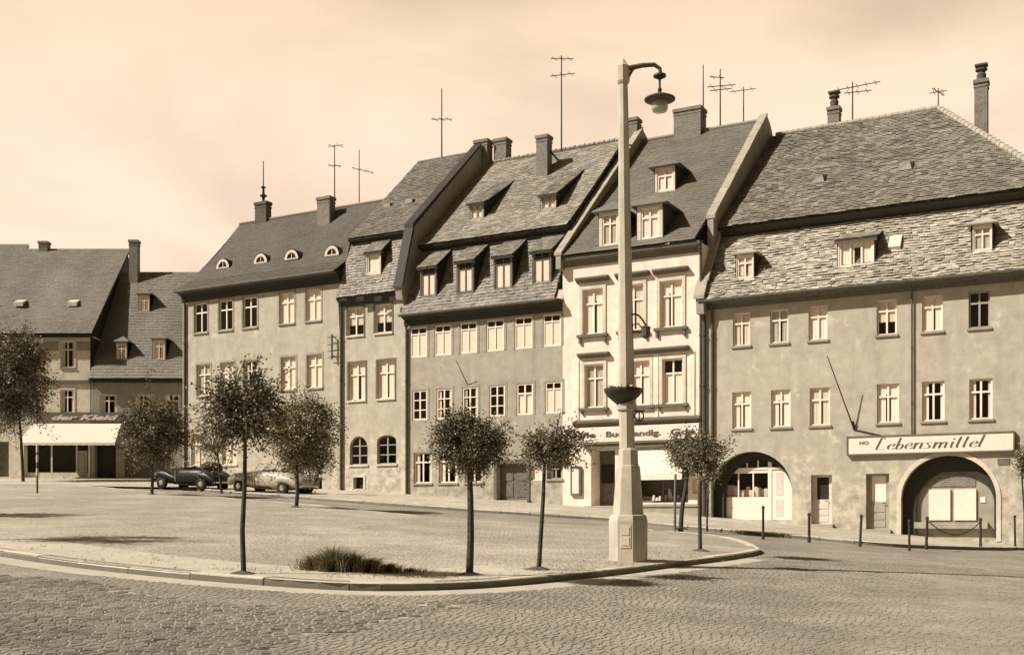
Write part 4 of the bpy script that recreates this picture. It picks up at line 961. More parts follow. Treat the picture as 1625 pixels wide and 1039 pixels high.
bk = MB(); bk.face([(0,6.2,zr-.03),(W,6.2,zr-.03),(W,12.4,ze),(0,12.4,ze)]); bk.build('back_roof', M['slateA'], H.e)
gb = MB(); gb.face([(W-.02,0,ze-.1),(W-.02,6.2,zr-.08),(W-.02,12.4,ze-.1)]); gb.face([(W+.012,.02,ze-6),(W+.012,12.4,ze-6),(W+.012,12.4,ze-.1),(W+.012,.02,ze-.1)]); gb.build('gable', M['darkwood'], H.e)
ev = MB(); ev.box(-.1,W+.15,-.35,.1,ze-.16,ze+.03); ev.build('eave', M['eave'], H.e)
for px, py in ((30,486),(115,486)):
    x, d, z = F.slope(px,py,-.45,ze+.02,6.2,zr); v = MB(); v.prism([(d-.1,z),(d-.1,z+.25),(d+.5,z+.5)], x-.28, x+.28); v.build('roof_vent', M['trimlight'], H.e)
chimney(H,63,78,384,398,6.2,.5,'brick')
sf = MB(); y = .24
for q in (38,78,118,138): xq = F.X(q); sf.box(xq,xq+.09,y,y+.06,so['z0'],so['z1'])
sf.box(so['x0'],so['x1'],y+.003,y+.06,so['z0'],so['z0']+.3); SFa = sf.build('shop_window', M['trimlight'], H.e)
g = MB(); g.face([(so['x0'],y+.03,so['z0']),(so['x1'],y+.03,so['z0']),(so['x1'],y+.03,so['z1']),(so['x0'],y+.03,so['z1'])]); g.build('shop_pane', M['glass'], SFa)
r = MB(); r.box(so['x0'],so['x1'],1.2,1.25,so['z0'],so['z1']); r.build('shop_interior', M['room'], SFa)
dd = MB(); dd.box(F.X(122),F.X(136),y-.01,y+.05,so['z0']-.05,so['z1']-.4); dd.box(F.X(125),F.X(133),y-.03,y-.012,so['z0']+.3,so['z1']-.8); dd.build('shop_door', M['greypaint'], H.e)
r = MB(); r.box(po['x0'],po['x1'],.38,.4,po['z0'],po['z1']); r.build('gateway', M['brownwood'], H.e)
F2 = F
# lower dormered house
random.seed(62)
F = front(143.6); H = House('low_dormer_house', F, 'lower house between the tall far house and the cream house, arched dormers on its roof', group='houses closing the far left side')
W = F.X(318); ze = F.Z(200,601,-.4); zr = F.Z(250,432,5.0)
wb_ = level([opening(F,*q,rev=.14) for q in ((158,186,626,656),(214,240,626,656),(262,286,626,656))]); db_ = opening(F,150,184,706,766,rev=.5); sb_ = opening(F,196,270,706,757,rev=.3)
db_['z0'] = F.ground(F.X(165))+.05
wall(H, .0, W, ze, wb_+[db_,sb_], M['hB'], 9.5, zb=-1.5)
for o in wb_: window(H, o, 'side', 'T', 'white', 'trimmid')
r = MB(); r.box(db_['x0'],db_['x1'],.46,.5,db_['z0'],db_['z1']); r.build('shop_door', M['darkwood'], H.e)
r = MB(); r.box(sb_['x0'],sb_['x1'],.26,.3,sb_['z0'],sb_['z1']); r.build('shop_window', M['brownwood'], H.e)
rf = (-.5, ze+.03, 5.0, zr)
tiles(H, 'roof', M['slateA'], .05, W, rf[:2], rf[2:], .28, .24, .01)
bk = MB(); bk.face([(0,5,zr-.03),(W,5,zr-.03),(W,10,ze),(0,10,ze)]); bk.build('back_roof', M['slateA'], H.e)
ev = MB(); ev.box(.02,W,-.4,.1,ze-.18,ze+.02); ev.build('eave', M['eave'], H.e)
for q in ((186,200,542,570),(244,261,537,570),(222,236,466,493)): hip_dormer(H,*q,rf,.35,'drape','slateA','eave','trimmid',over=.1,jamb=.1)
chimney(H,206,221,382,440,4.6,.5,'brick')
# awning and sign run across both shopfronts
AE = F2.empty('awning'); tag(AE, 'white shop awning stretched over dark shop windows at far left', 'awning')
aw = MB(); xa, xb = F2.X(50,-.2), F2.X(192,-.2); zt_, zl_ = F2.Z(120,672,-.1), F2.Z(120,705,-1.3); k = 24
top = [(xa+(xb-xa)*i/k, -.12, zt_) for i in range(k+1)]; bot = [(xa-.25+(xb-xa+.3)*i/k, -1.35, zl_+.12) for i in range(k+1)]; val = [(p[0],-1.36,zl_-.05+.02*(i%2)) for i, p in enumerate(bot)]
for i in range(k): aw.face([bot[i],bot[i+1],top[i+1],top[i]]); aw.face([val[i],val[i+1],bot[i+1],bot[i]])
aw.build('canopy', M['canvas'], AE)
for xq in (xa, xb):
    a = MB(); a.tube([(xq,-.02,zl_-.2),(xq-.05,-1.33,zl_+.1)],.025,6); a.build('awning_arm', M['iron'], AE)
SG = F2.empty('shop_sign'); tag(SG, 'dark fascia sign with pale slanted letters above the white awning', 'sign')
b = MB(); za, zb_ = F2.Z(120,669,-.1), F2.Z(120,654,-.1); b.box(F2.X(58,-.1),F2.X(194,-.1),-.13,-.01,za,zb_); b.build('board', M['trimdark'], SG)
textmesh('lettering', 'der Kleid', (zb_-za)*.72, M['offwhite'], SG, (F2.X(82,-.1),-.145,za+.12), width=F2.X(190,-.1)-F2.X(82,-.1), shear=.35, bold=.02)
random.seed(63)
F = front(-330); H = House('dark_roof_house', F, 'house cut by the left edge with darker slate roof beside the tall far house', group='houses closing the far left side')
W = F.X(-46); ze = F.Z(-100,532,-.4); zr = F.Z(0,393,7.0)
wz = level([opening(F,*q,rev=.14) for q in ((-300,-275,545,590),(-240,-215,545,590),(-180,-155,545,590),(-120,-95,545,590),(-300,-275,545,590))][:4]); wz2 = [dict(o, z0=o['z0']-3.2, z1=o['z1']-3.2) for o in wz]
wall(H, 0, W, ze, wz+wz2, M['h3'], 12, zb=-1.5)
for o in wz+wz2: window(H, o, 'drape', 'T', 'white')
tiles(H, 'roof', M['slate4'], 0, W+.6, (-.6,ze), (6.6,zr+.12), .3, .26, .008)
bk = MB(); bk.face([(0,6.6,zr),(W,6.6,zr),(W,12,ze),(0,12,ze)]); bk.build('back_roof', M['slate4'], H.e)
# ================================================================== pavements
random.seed(3)
kl = [gp(x, y).xy[:] for x, y in ((270,775),(330,780),(400,786),(480,792),(560,798),(640,804),(750,812),(860,819),(966,826),(1060,836),(1150,845),(1281,856),(1366,864),(1442,869),(1530,872),(1596,873),(1614,872))]
ks = smoothline(kl, 3)
fl = [tuple((BASE + T*u + Vector((.478,.878))*.4)) for u in (3.4, 0, -6, -12, -18, -24, -30, -36, -40)]
endc = [tuple(BASE + T*u + Vector((-.478,-.878))*d) for u, d in ((3.35,1.4),(3.5,.6))]
sheet('pavement', M['pave'], ks + endc + fl, KH - .01, .7)
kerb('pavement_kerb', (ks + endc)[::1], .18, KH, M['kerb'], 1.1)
sheet('pavement', M['pave'], [gp(x, y).xy[:] for x, y in ((-330,762),(-120,767),(0,770),(100,773),(200,775),(268,776))] + [(-19,67),(-50,67)], .1, .8)

# ================================================================== the lamp mast
L0 = gp(997, 888, KH); LY = L0.y; pm = FPX/LY
LP = empty('street_lamp', (L0.x, L0.y, L0.z)); tag(LP, 'tall faceted concrete lamp mast with stepped pedestal, flower bowl and one hanging lamp', 'street lamp')
lz = lambda py: EYE - (py-HY)/FPX*LY - L0.z
lx = lambda px: (px-997)/pm
PH = radians(7.5); PM = radians(37.5)
b = MB(); b.lathe([(31/pm,-.12),(31.5/pm,lz(826)),(29.5/pm,lz(818)),(27/pm,lz(816))], 8, ph=PH); 
b.build('pedestal', M['concrete'], LP)
b = MB(); b.lathe([(25/pm,lz(816)+.002),(19.5/pm,lz(744)),(18.5/pm,lz(739)),(16.5/pm,lz(738)),(15.5/pm,lz(714)),(13/pm,lz(711))], 8, ph=PH); b.build('upper_pedestal', M['concrete'], LP)
b = MB(); b.lathe([(12.2/pm,lz(711)+.002),(12/pm,lz(652)),(16/pm,lz(650)),(16/pm,lz(641)),(13/pm,lz(640)),(11.6/pm,lz(500)),(9.2/pm,lz(300)),(7.2/pm,lz(132))], 8, ph=PM); SH = b.build('mast', M['concrete'], LP)
SH.location.x = lx(991)*0
b = MB(); b.lathe([(8.2/pm,lz(134)),(10.5/pm,lz(130)),(10.5/pm,lz(106)),(7/pm,lz(102)),(3/pm,lz(95)),(.5/pm,lz(93))], 8, ph=PM); b.build('mast_head', M['concrete'], LP)
# the whole mast leans a touch, as in the print: its parts are turned about the base
for c in LP.children:
    if c.name.startswith(('mast',)): c.rotation_euler = (0, radians(-.62), 0)
hx = -lz(110)*math.tan(radians(.62))
def hp(px, py, dy=0): return (lx(px), dy, lz(py))
b = MB(); b.tube([hp(990,112),(lx(1000),0,lz(108)),(lx(1020),0,lz(104)),(lx(1038),0,lz(103)),(lx(1047),0,lz(109)),(lx(1049),0,lz(120))],[.05,.05,.046,.042,.036,.03],8)
b.tube([hp(990,131),hp(997,124),hp(1003,112),hp(1008,107)],.028,6); b.build('arm', M['zinc'], LP)
b = MB(); b.lathe([(.03,lz(116)),(10/pm,lz(119)),(10.5/pm,lz(122)),(3/pm,lz(126)),(.02,lz(127)),(.02,lz(140)),(3.6/pm,lz(142)),(2.4/pm,lz(147)),(4/pm,lz(150))],12,(lx(1047),0,0)); b.build('hanger', M['iron'], LP)
b = MB(); b.lathe([(4/pm,lz(149)),(12/pm,lz(151)),(24.5/pm,lz(157)),(24.5/pm,lz(159)),(17/pm,lz(162)),(14/pm,lz(163))],24,(lx(1047),0,0)); SHD = b.build('lamp_shade', M['zinc'], LP, True)
b = MB(); b.lathe([(13.5/pm,lz(162)),(13/pm,lz(172)),(11/pm,lz(177)),(3/pm,lz(178.5))],20,(lx(1047),0,0)); b.build('lamp_glass', M['lens'], LP, True)
b = MB(); b.lathe([(11/pm,lz(641)+.002),(17/pm,lz(636)),(26/pm,lz(628)),(30/pm,lz(622)),(30.5/pm,lz(617)),(27/pm,lz(617)),(20/pm,lz(623))],20,(lx(989),0,0)); BW = b.build('flower_bowl', M['iron'], LP)
b = MB(); random.seed(12)
for i in range(200):
    a, r = random.uniform(0,2*pi), random.uniform(12,30)/pm; z = lz(619)+random.uniform(-.02,.06); c = Vector((lx(989)+r*cos(a), r*sin(a), z)); s_ = random.uniform(.025,.05)
    u = Vector((random.gauss(0,1),random.gauss(0,1),random.gauss(0,1))).normalized(); v = u.cross(Vector((random.gauss(0,1),random.gauss(0,1),random.gauss(0,1)))).normalized()
    b.face([c-u*s_, c-v*s_*.5, c+u*s_, c+v*s_*.5], random.random())
b.build('flowers', M['leafmid'], BW, tone=True)
# small lantern on a curved bracket and a ring bracket lower on the mast
b = MB(); arc = [(lx(991+ (1031-991)*q), -.05, lz(529 - 30*sin(pi*min(1,.18+.82*q)))) for q in [i/10 for i in range(11)]]; b.tube(arc,.018,6); b.tube([(lx(990),-.05,lz(527)),(lx(1017),-.05,lz(527))],.016,6)
b.tube([(lx(1000),-.05,lz(527)),(lx(1004),-.05,lz(516)),(lx(1012),-.05,lz(514)),(lx(1018),-.05,lz(520)),(lx(1018),-.05,lz(527))],.012,5); BK = b.build('lantern_bracket', M['iron'], LP)
b = MB(); b.lathe([(3/pm,lz(517)),(8.5/pm,lz(520)),(7.5/pm,lz(522)),(6.5/pm,lz(534)),(4/pm,lz(537))],8,(lx(1024),-.05,0)); b.build('lantern', M['zinc'], BK)
b = MB(); b.tube([(lx(1003),-.04,lz(652)),(lx(1022),-.04,lz(652))],.014,5); rr = [(lx(1014)+7/pm*cos(2*pi*i/16),-.04,lz(660)+8/pm*sin(2*pi*i/16)) for i in range(17)]; b.tube(rr,.014,5,False); b.tube([(lx(1014),-.04,lz(653)),(lx(1014),-.04,lz(668))],.012,5); b.build('ring_bracket', M['iron'], LP)
# inspection door on the left front facet of the pedestal
af = PH + pi/4*5 - 0; 
best = max(range(8), key=lambda i: Vector((cos(PH+pi/8+i*pi/4), sin(PH+pi/8+i*pi/4))).dot(Vector((-.35,-.94))))
a = PH+pi/8+best*pi/4; nrm = Vector((cos(a), sin(a), 0)); tn = Vector((-nrm.y, nrm.x, 0)); R = 31.2/pm*cos(pi/8)
b = MB()
for (w_, z0_, z1_, o_) in ((8.5/pm, lz(868), lz(832), .012), (6.2/pm, lz(864), lz(851), .022), (6.2/pm, lz(848), lz(836), .022)):
    q = [nrm*(R+o_)+tn*(-w_/1)+Vector((0,0,z0_)), nrm*(R+o_)+tn*w_+Vector((0,0,z0_)), nrm*(R+o_)+tn*w_+Vector((0,0,z1_)), nrm*(R+o_)-tn*w_+Vector((0,0,z1_))]
    b.face(q); 
    for i in range(4): p, p2 = q[i], q[(i+1)%4]; b.face([p, p-nrm*.03, p2-nrm*.03, p2])
b.build('access_panel', M['trimlight'], LP)

# ================================================================== trees
def tree(name, px, py, trunkw, crown, label, leafm='leafdark', shoots=200, per=26, lsize=.05, topx=None, start=.35, group='young trees planted on the square', spike=.12, lift=KH, seed=1, seeyes=None, upright=.0, branchr=.012):
    random.seed(seed); p = gp(px, py, lift); Y = p.y; k = Y/FPX
    x0, y0, x1, y1 = crown; zz = lambda yy: EYE - (yy-HY)*k - p.z
    cx = ((x0+x1)/2-px)*k; rx = (x1-x0)/2*k; zt, zb = zz(y0), zz(y1); cz = (zt+zb)/2; rz = (zt-zb)/2
    E = empty(name, p, 0); tag(E, label, 'tree', group)
    fork = Vector((((topx if topx is not None else (x0+x1)/2)-px)*k, 0, zb + rz*.42))
    r0 = trunkw/2*k; mb = MB(); j = lambda s: random.gauss(0, s)
    mid = fork*.5; 
    mb.tube([(0,0,-.15),(j(.01),0,.02),(mid.x*.6+j(.015),j(.015),fork.z*.33),(mid.x*1.4+j(.015),j(.015),fork.z*.66),fork],[r0*1.5,r0*1.1,r0,r0*.9,r0*.72],8)
    lf = MB(); C = Vector((cx, 0, cz)); nl = 7
    limbs = []
    for i in range(nl):
        a = 2*pi*i/nl + j(.3); e = Vector((cx + rx*.5*cos(a), rx*.5*sin(a), cz + rz*random.uniform(-.2,.45)))
        q = fork.lerp(e,.5) + Vector((0,0,.08*rz)); mb.tube([fork, q, e],[r0*.5,r0*.36,r0*.2],5,False); limbs.append((q, e))
    for i in range(shoots):
        u = random.uniform(-1,1) if upright == 0 else random.uniform(-.9,1); a = random.uniform(0,2*pi); s = sqrt(max(0,1-u*u)); 
        lob = 1 + (.30 if upright else .11)*sin(3*a+seed)*cos(2.2*u+seed*1.7) + (.16 if upright else .07)*sin(5*a+4*u)
        f = lob*random.uniform(.62,1.0)*(1+abs(j(spike*1.3)) if random.random() < .35 else 1)
        end = C + Vector((rx*s*cos(a)*f, rx*s*sin(a)*f, rz*u*f))
        q, e = min(random.sample(limbs, 4), key=lambda l: (l[1]-end).length); st = fork.lerp(C, .3).lerp(q, random.random()) if u < -.2 else q.lerp(e, random.random())
        ctl = st.lerp(end,.5) + Vector((j(.04*rx), j(.04*rx), rz*.10 + upright*rz*.15))
        pts = [st, ctl, end]
        mb.tube(pts,[branchr,branchr*.7,branchr*.3],3,False)
        tn = min(1,max(0,random.gauss(.45,.15)))
        per_ = int(per*1.45)
        for n in range(per_):
            w = start + (1-start)*(n+random.random())/per_; P = st*(1-w)**2 + ctl*2*w*(1-w) + end*w*w
            P = P + Vector((j(.055),j(.055),j(.05)))*(lsize/.05)
            d = Vector((j(1),j(1),j(.7)-.2)).normalized(); v = d.cross(Vector((j(1),j(1),j(1)))).normalized(); L = .84*lsize*random.uniform(.6,1.3)
            lf.face([P, P+d*L*.5+v*L*.32, P+d*L*1.05, P+d*L*.5-v*L*.32], min(1,max(0,tn+j(.12))))
    mb.build('trunk', M['bark'], E)
    so = MB(); n = 14; ce = (0, 0, .05); rg_ = [(.24*random.uniform(.7,1.25)*cos(2*pi*i/n), .24*random.uniform(.7,1.25)*sin(2*pi*i/n)) for i in range(n)]
    rg_ = [(a, b, ground(p.x+a, p.y+b)+lift-.02-p.z) for a, b in rg_]
    for i in range(n): so.face([rg_[i], rg_[(i+1)%n], ce])
    so.build('soil_mound', M['soil'], E)
    lf.build('crown', M[leafm], E, tone=True)
    return E
tree('young_tree', 384, 909, 8, (322,578,452,738), 'slim young tree with airy upright crown, nearest the kerb at left', 'leafdark', 190, 26, .055, 389, .25, seed=2, spike=.25, upright=.4)
tree('ball_tree', 745, 911, 11, (676,644,816,760), 'dense round-headed tree on a straight dark trunk near the middle of the kerb', 'leafdark', 380, 30, .044, 745, .4, seed=3, spike=.12)
tree('young_tree', 855, 902, 7, (824,666,934,756), 'thin crooked sapling with sparse spiky crown just left of the lamp mast', 'leafdark', 120, 28, .052, 864, .35, seed=4, spike=.3, upright=.3)
tree('young_tree', 1112, 873, 6, (1080,682,1154,764), 'small dark sapling with thin straight stem right of the lamp mast', 'leafdark', 130, 28, .062, 1112, .3, seed=5, spike=.25)
tree('young_tree', 1080, 838, 7, (1052,680,1130,756), 'sapling with slanting trunk beside a wooden stake before the bookshop', 'leafdark', 140, 26, .085, 1092, .3, seed=6, spike=.22)
tree('ball_tree', 241, 784, 5, (188,620,304,752), 'round bushy tree standing before the dark parked car at left', 'leafdark', 340, 32, .11, 243, .35, seed=7, spike=.14, branchr=.016)
tree('ball_tree', 470, 804, 6, (420,616,543,764), 'broad pale bushy tree standing before the light convertible', 'leafmid', 420, 30, .105, 471, .3, seed=8, spike=.15, branchr=.016)
tree('broad_tree', 37, 764, 5, (-50,508,84,694), 'big dark tree cut by the left edge, before the white awning', 'leafdark', 420, 34, .15, 30, .35, seed=9, spike=.18, branchr=.02)
tree('young_tree', 352, 783, 4, (302,640,372,748), 'faint thin tree with pale foliage against the cream house, above the dark car', 'leafpale', 110, 24, .09, 346, .3, seed=10, spike=.3, lift=0, upright=.3)
tree('young_tree', 492, 782, 6, (478,690,540,765), 'small pale tree with forked trunk behind the light convertible', 'leafmid', 40, 22, .08, 506, .3, seed=11, spike=.3, lift=KH)
# two more trees of the same rows stand just outside the left edge; their shadows lie across the square
tree('ball_tree', -150, 856, 12, (-262,470,-28,700), 'round tree of the near row just outside the left edge', 'leafdark', 260, 26, .06, -148, .4, seed=12)
tree('ball_tree', -165, 818, 10, (-250,560,-80,740), 'round tree of the farther row just outside the left edge', 'leafdark', 240, 26, .07, -164, .4, seed=13)
p = gp(1071, 838, KH); st = MB(); h = (838-752)/FPX*p.y; st.tube([(0,0,-.2),(0,0,h*.5),(.02,0,h)],[.045,.042,.038],7); SK = tag(empty('tree_stake', p), 'plain wooden stake beside the slanting sapling before the bookshop', 'stake'); st.build('post', M['stake'], SK)
st = MB(); st.tube([(0,0,h*.86),(.28,.02,h*.92),(.3,.06,h*.9),(0,.03,h*.85)],.014,5); st.build('tie', M['leather'], SK)
p = gp(59, 782, KH); SP = tag(empty('marker_post', p), 'thin post with pale bands standing in front of the far shop windows', 'post'); h = (782-710)/FPX*p.y
st = MB(); st.lathe([(.045,-.1),(.045,h),(.02,h+.03)],8); st.build('post', M['stake'], SP)
st = MB()
for q in (.38, .68, .9): st.lathe([(.05,h*q),(.05,h*q+.3)],8)
st.build('pale_band', M['offwhite'], SP)

# ================================================================== tall tuft of grass by the kerb
random.seed(21); p = gp(548, 905, KH); k = p.y/FPX; GT = tag(empty('grass_tuft', p), 'wild dark clump of long grass by the kerb, swept to the right', 'grass clump')
gb = MB()
clumps = [(-.45,.05,.42,-.5,.34,900),(-.18,-.05,.60,-.15,.36,1300),(.08,.08,.50,.1,.34,1100),(.34,-.04,.36,.45,.32,900),(.62,.0,.22,.8,.28,600),(.95,.02,.12,1.0,.22,260)]
for cx_, cy_, H_, ln, sp, nn in clumps:
    for i in range(nn):
        a = random.uniform(0,2*pi); rr_ = abs(random.gauss(0,.13)); x, y = cx_+rr_*cos(a), cy_+rr_*sin(a)*.8; h = H_*.7*random.uniform(.2,1.2)*(1-.35*min(1,rr_/.3))
        l1 = ln*.6+random.gauss(0,sp)*1.3; l2 = -.05+random.gauss(0,sp)*1.2; w = random.uniform(.003,.007)
        b0 = Vector((x,y,-.02)); b1 = b0+Vector((l1*h*.35,l2*h*.35,h*.62)); b2 = b0+Vector((l1*h*1.05,l2*h*1.0,h*random.uniform(.7,1))); wv = Vector((cos(a)*w,sin(a)*w,0)); tn = min(1,max(0,random.gauss(.42,.3)))
        gb.face([b0-wv,b0+wv,b1+wv*.8,b1-wv*.8], tn); gb.face([b1-wv*.8,b1+wv*.8,b2], tn)
gb.build('blades', M['grass'], GT, tone=True)
# sparse dry weeds along the verge
random.seed(22); wd = MB(); ins = offset(near_s, .5)
for i in range(220):
    a = random.choice(ins[8:44]); x = a[0] + random.gauss(0,.5); y = a[1] + abs(random.gauss(0,.5)); z = ground(x,y)+KH-.012
    for q in range(4):
        h = random.uniform(.02,.07); l1, l2 = random.gauss(0,.03), random.gauss(0,.03); b0 = Vector((x+random.gauss(0,.02), y+random.gauss(0,.02), z)); wd.face([b0-Vector((.004,0,0)), b0+Vector((.004,0,0)), b0+Vector((l1,l2,h))], random.random())
tag(wd.build('dry_weeds', M['grass'], None, tone=True), kind='stuff')

# ================================================================== posts and chain along the pavement
def bollard(px, pyt, pyb, label, r=.05, lean=0.0):
    r *= .74
    p = gp(px, pyb, KH); h = (pyb-pyt)/FPX*p.y; E = tag(empty('bollard', p), label, 'bollard', 'thin iron posts along the pavement')
    b = MB(); b.lathe([(r*1.25,-.1),(r*1.25,.06),(r,.08),(r,h-.1)],10); b.build('post', M['iron'], E)
    b = MB(); b.lathe([(r*1.0,h-.1+.002),(r*1.3,h-.09),(r*1.3,h-.03),(r*.6,h)],10); b.build('cap', M['iron'], E)
    E.rotation_euler = (0, radians(lean), 0); return E, p, h
bollard(1122,790,838,'iron post nearest the downpipe between white and brown houses',.04)
bollard(1211,802,850,'iron post before the white shopfront in the left arch')
bollard(1284,813,855,'iron post before the left narrow door of the brown house',.055)
bollard(1365,816,861,'slightly leaning iron post before the panelled right door',.05,2.5)
bollard(1443,824,868,'iron post at the dark left edge of the right arch',.045)
E1, q1, h1 = bollard(1470,819,866,'leaning chain post left of the notice boards',.055,2.0)
E2, q2, h2 = bollard(1556,821,866,'straight chain post below the notice boards\' right end',.055)
bollard(1611,817,866,'rightmost iron post at the pavement end by the house corner',.05,-1)
CH = tag(empty('chain', (q1+q2)/2), 'slack chain hanging between two posts before the notice boards', 'chain')
c = MB(); a, b = q1-(q1+q2)/2 + Vector((.05,0,h1*.86)), q2-(q1+q2)/2 + Vector((0,0,h2*.86)); n = 34
P = [a.lerp(b,i/n) - Vector((0,0,.42*4*(i/n)*(1-i/n))) for i in range(n+1)]
for i in range(n):
    m = (P[i]+P[i+1])/2; d = (P[i+1]-P[i])*.68; nn = Vector((0,1,0)) if i % 2 else Vector((0,0,1)); s_ = d.normalized().cross(nn).normalized()*.018
    c.tube([m-d, m-d*.6+s_, m+d*.6+s_, m+d, m+d*.6-s_, m-d*.6-s_, m-d],.008,5,False)
c.build('links', M['iron'], CH)
# climbing shrub at the right edge of the brown house
p = BASE + T*3.15 + Vector((-.478,-.878))*.22; g = ground(*p)+KH; SHB = tag(empty('wall_shrub', (p.x,p.y,g)), 'dark leafy shrub climbing the wall at the right edge', 'shrub'); random.seed(31)
tr = MB(); tr.tube([(0,0,-.1),(.03,.1,1.2),(-.05,.12,2.4),(-.1,.05,3.3)],[.05,.04,.03,.02],6); tr.build('stem', M['bark'], SHB)
lf = MB()
for i in range(1500):
    c0 = Vector((random.gauss(0,.17), random.gauss(0,.12), 3.1+random.gauss(0,.24))); d = Vector((random.gauss(0,1),random.gauss(0,1),random.gauss(0,1))).normalized(); v = d.cross(Vector((random.gauss(0,1),random.gauss(0,1),random.gauss(0,1)))).normalized(); L = random.uniform(.05,.11)
    lf.face([c0,c0+d*L*.5+v*L*.3,c0+d*L,c0+d*L*.5-v*L*.3], random.random())
lf.build('foliage', M['leafdark'], SHB, tone=True)

# ================================================================== two open cars
def ring_loft(mb, secs, n=20, pw=2.6):
    """hull through sections (x, halfwidth, zlow, ztop)"""
    rs = []
    for (x, w, za, zb) in secs:
        i0 = len(mb.v); zc, h = (za+zb)/2, (zb-za)/2
        for i in range(n):
            a = 2*pi*i/n; ca, sa = cos(a), sin(a); mb.v.append((x, w*math.copysign(abs(ca)**(2/pw), ca), zc + h*math.copysign(abs(sa)**(2/pw), sa)))
        rs.append(list(range(i0, i0+n)))
    for a, b in zip(rs, rs[1:]): mb.bridge(a, b)
    mb.cap(rs[0][::-1]); mb.cap(rs[-1])
def car(pf, pr, paint, label, hood, seed):
    a, b = gp(*pf), gp(*pr); a = Vector(a); b = Vector(b); mid = (a+b)/2
    hd = -T; fw = Vector((hd.x, hd.y, 0)); c0 = mid.xy; wb = 2.55
    A = Vector((*(c0+hd*wb/2), 0)); B = Vector((*(c0-hd*wb/2), 0)); A.z, B.z = ground(A.x,A.y), ground(B.x,B.y)
    xax = (A-B).normalized(); yax = Vector((0,0,1)).cross(xax).normalized(); zax = xax.cross(yax)
    E = empty('convertible_car', (A+B)/2); E.matrix_world = Matrix.Translation((A+B)/2) @ Matrix((xax, yax, zax)).transposed().to_4x4()
    tag(E, label, 'car', 'cars parked by the cream house')
    m = MB(); ring_loft(m, [(1.90,.30,.36,.78),(1.84,.42,.30,.90),(1.4,.52,.28,.98),(.85,.62,.26,1.03),(.5,.74,.24,1.06),(.35,.78,.23,1.06)],22,3.2); m.build('bonnet', paint, E, True)
    m = MB(); ring_loft(m, [(.352,.785,.22,1.07),(.1,.82,.20,1.06),(-.5,.835,.20,1.06),(-.95,.82,.21,1.08),(-1.35,.74,.25,1.06),(-1.75,.64,.30,.95),(-2.05,.50,.36,.78),(-2.2,.30,.42,.64)],22,3.4); body = m.build('body', paint, E, True)
    cp = MB(); cp.lathe([(.02,0),(.5,.0),(.56,.035),(.5,.05)],20); cpv = [(x*1.3-.3, y*1.12, z+1.045) for x, y, z in cp.v]; cp.v = cpv; cp.build('cockpit', M['leather'], E)
    for s in (-1, 1):
        y = s*.64; f = MB()
        pts = [(1.92,y,.36),(1.84,y,.56),(1.64,y,.68),(1.3,y,.72),(1.0,y,.68),(.72,y,.58),(.4,y,.5),(.1,y*.97,.44)]; f.tube(pts,[.10,.17,.20,.21,.205,.19,.17,.12],10,True,1.0); f.build('front_fender', paint, E, True)
        f = MB(); pts = [(-.5,y*.98,.44),(-.78,y,.56),(-1.0,y,.66),(-1.27,y,.71),(-1.6,y,.66),(-1.92,y,.50),(-2.14,y,.38)]; f.tube(pts,[.10,.18,.205,.215,.20,.16,.08],10); f.build('rear_fender', paint, E, True)
        f = MB(); f.box(-.6,.35,min(s*.6,s*.86),max(s*.6,s*.86),.25,.29); f.build('running_board', M['tyre'], E)
        for xw in (1.275, -1.275):
            w = MB(); w.lathe([(.19,-.08),(.285,-.085),(.32,-.05),(.32,.05),(.285,.085),(.19,.08)],24,(xw,s*.70,.32),'y'); W_ = w.build('wheel', M['tyre'], E, True)
            w = MB(); w.lathe([(.02,-.05),(.205,-.05),(.205,.05),(.02,.05)],20,(xw,s*.70,.32),'y'); w.build('rim', M['paint_grey'], W_)
            w = MB(); w.lathe([(.02,-.045*s),(.14,.045*s),(.12,.085*s),(.02,.105*s)],16,(xw,s*.70,.32),'y'); w.build('hubcap', M['chrome'], W_)
        h = MB(); h.lathe([(.02,-.16),(.07,-.12),(.11,-.02),(.12,.03),(.10,.05),(.02,.06)],14,(1.72,s*.5,.80),'x'); hl = h.build('headlight', M['chrome'], E, True)
        b_ = MB(); b_.box(.30,.34,min(s*.80,s*.815),max(s*.80,s*.815),.4,.95); b_.tube([(-.42,s*.83,.86),(-.55,s*.85,.86)],.014,5); b_.build('door_handle', M['chrome'], E)
    g = MB()
    g.box(1.868,1.90,-.2,.2,.44,.80)
    for i in range(9): g.box(1.90,1.912,-.19+i*.045,-.17+i*.045,.46,.79)
    g.build('grille', M['chrome'], E)
    for x_, nm in ((2.0,'front_bumper'),(-2.2,'rear_bumper')):
        g = MB(); g.tube([(x_-.12*(1 if x_>0 else -1),-.74,.42),(x_,-.5,.42),(x_,.5,.42),(x_-.12*(1 if x_>0 else -1),.74,.42)],.045,8); g.tube([(x_,0,.42),(x_*.9,0,.42)],.03,6); g.build(nm, M['chrome'], E)
    g = MB(); g.tube([(.42,-.66,1.05),(.22,-.60,1.38),(.22,.60,1.38),(.42,.66,1.05)],.018,6); g.tube([(.42,0,1.05),(.22,0,1.36)],.012,5); WS = g.build('windscreen_frame', M['chrome'], E)
    g = MB(); g.face([(.41,-.6,1.04),(.41,.6,1.04),(.225,.54,1.35),(.225,-.54,1.35)]); g.build('windscreen', M['glass'], WS)
    g = MB(); g.tube([(-1.12,-.62,1.08),(-1.25,-.4,1.13),(-1.28,0,1.14),(-1.25,.4,1.13),(-1.12,.62,1.08)],[.10*hood,.13*hood,.14*hood,.13*hood,.10*hood],12); g.build('folded_hood', M['leather'], E, True)
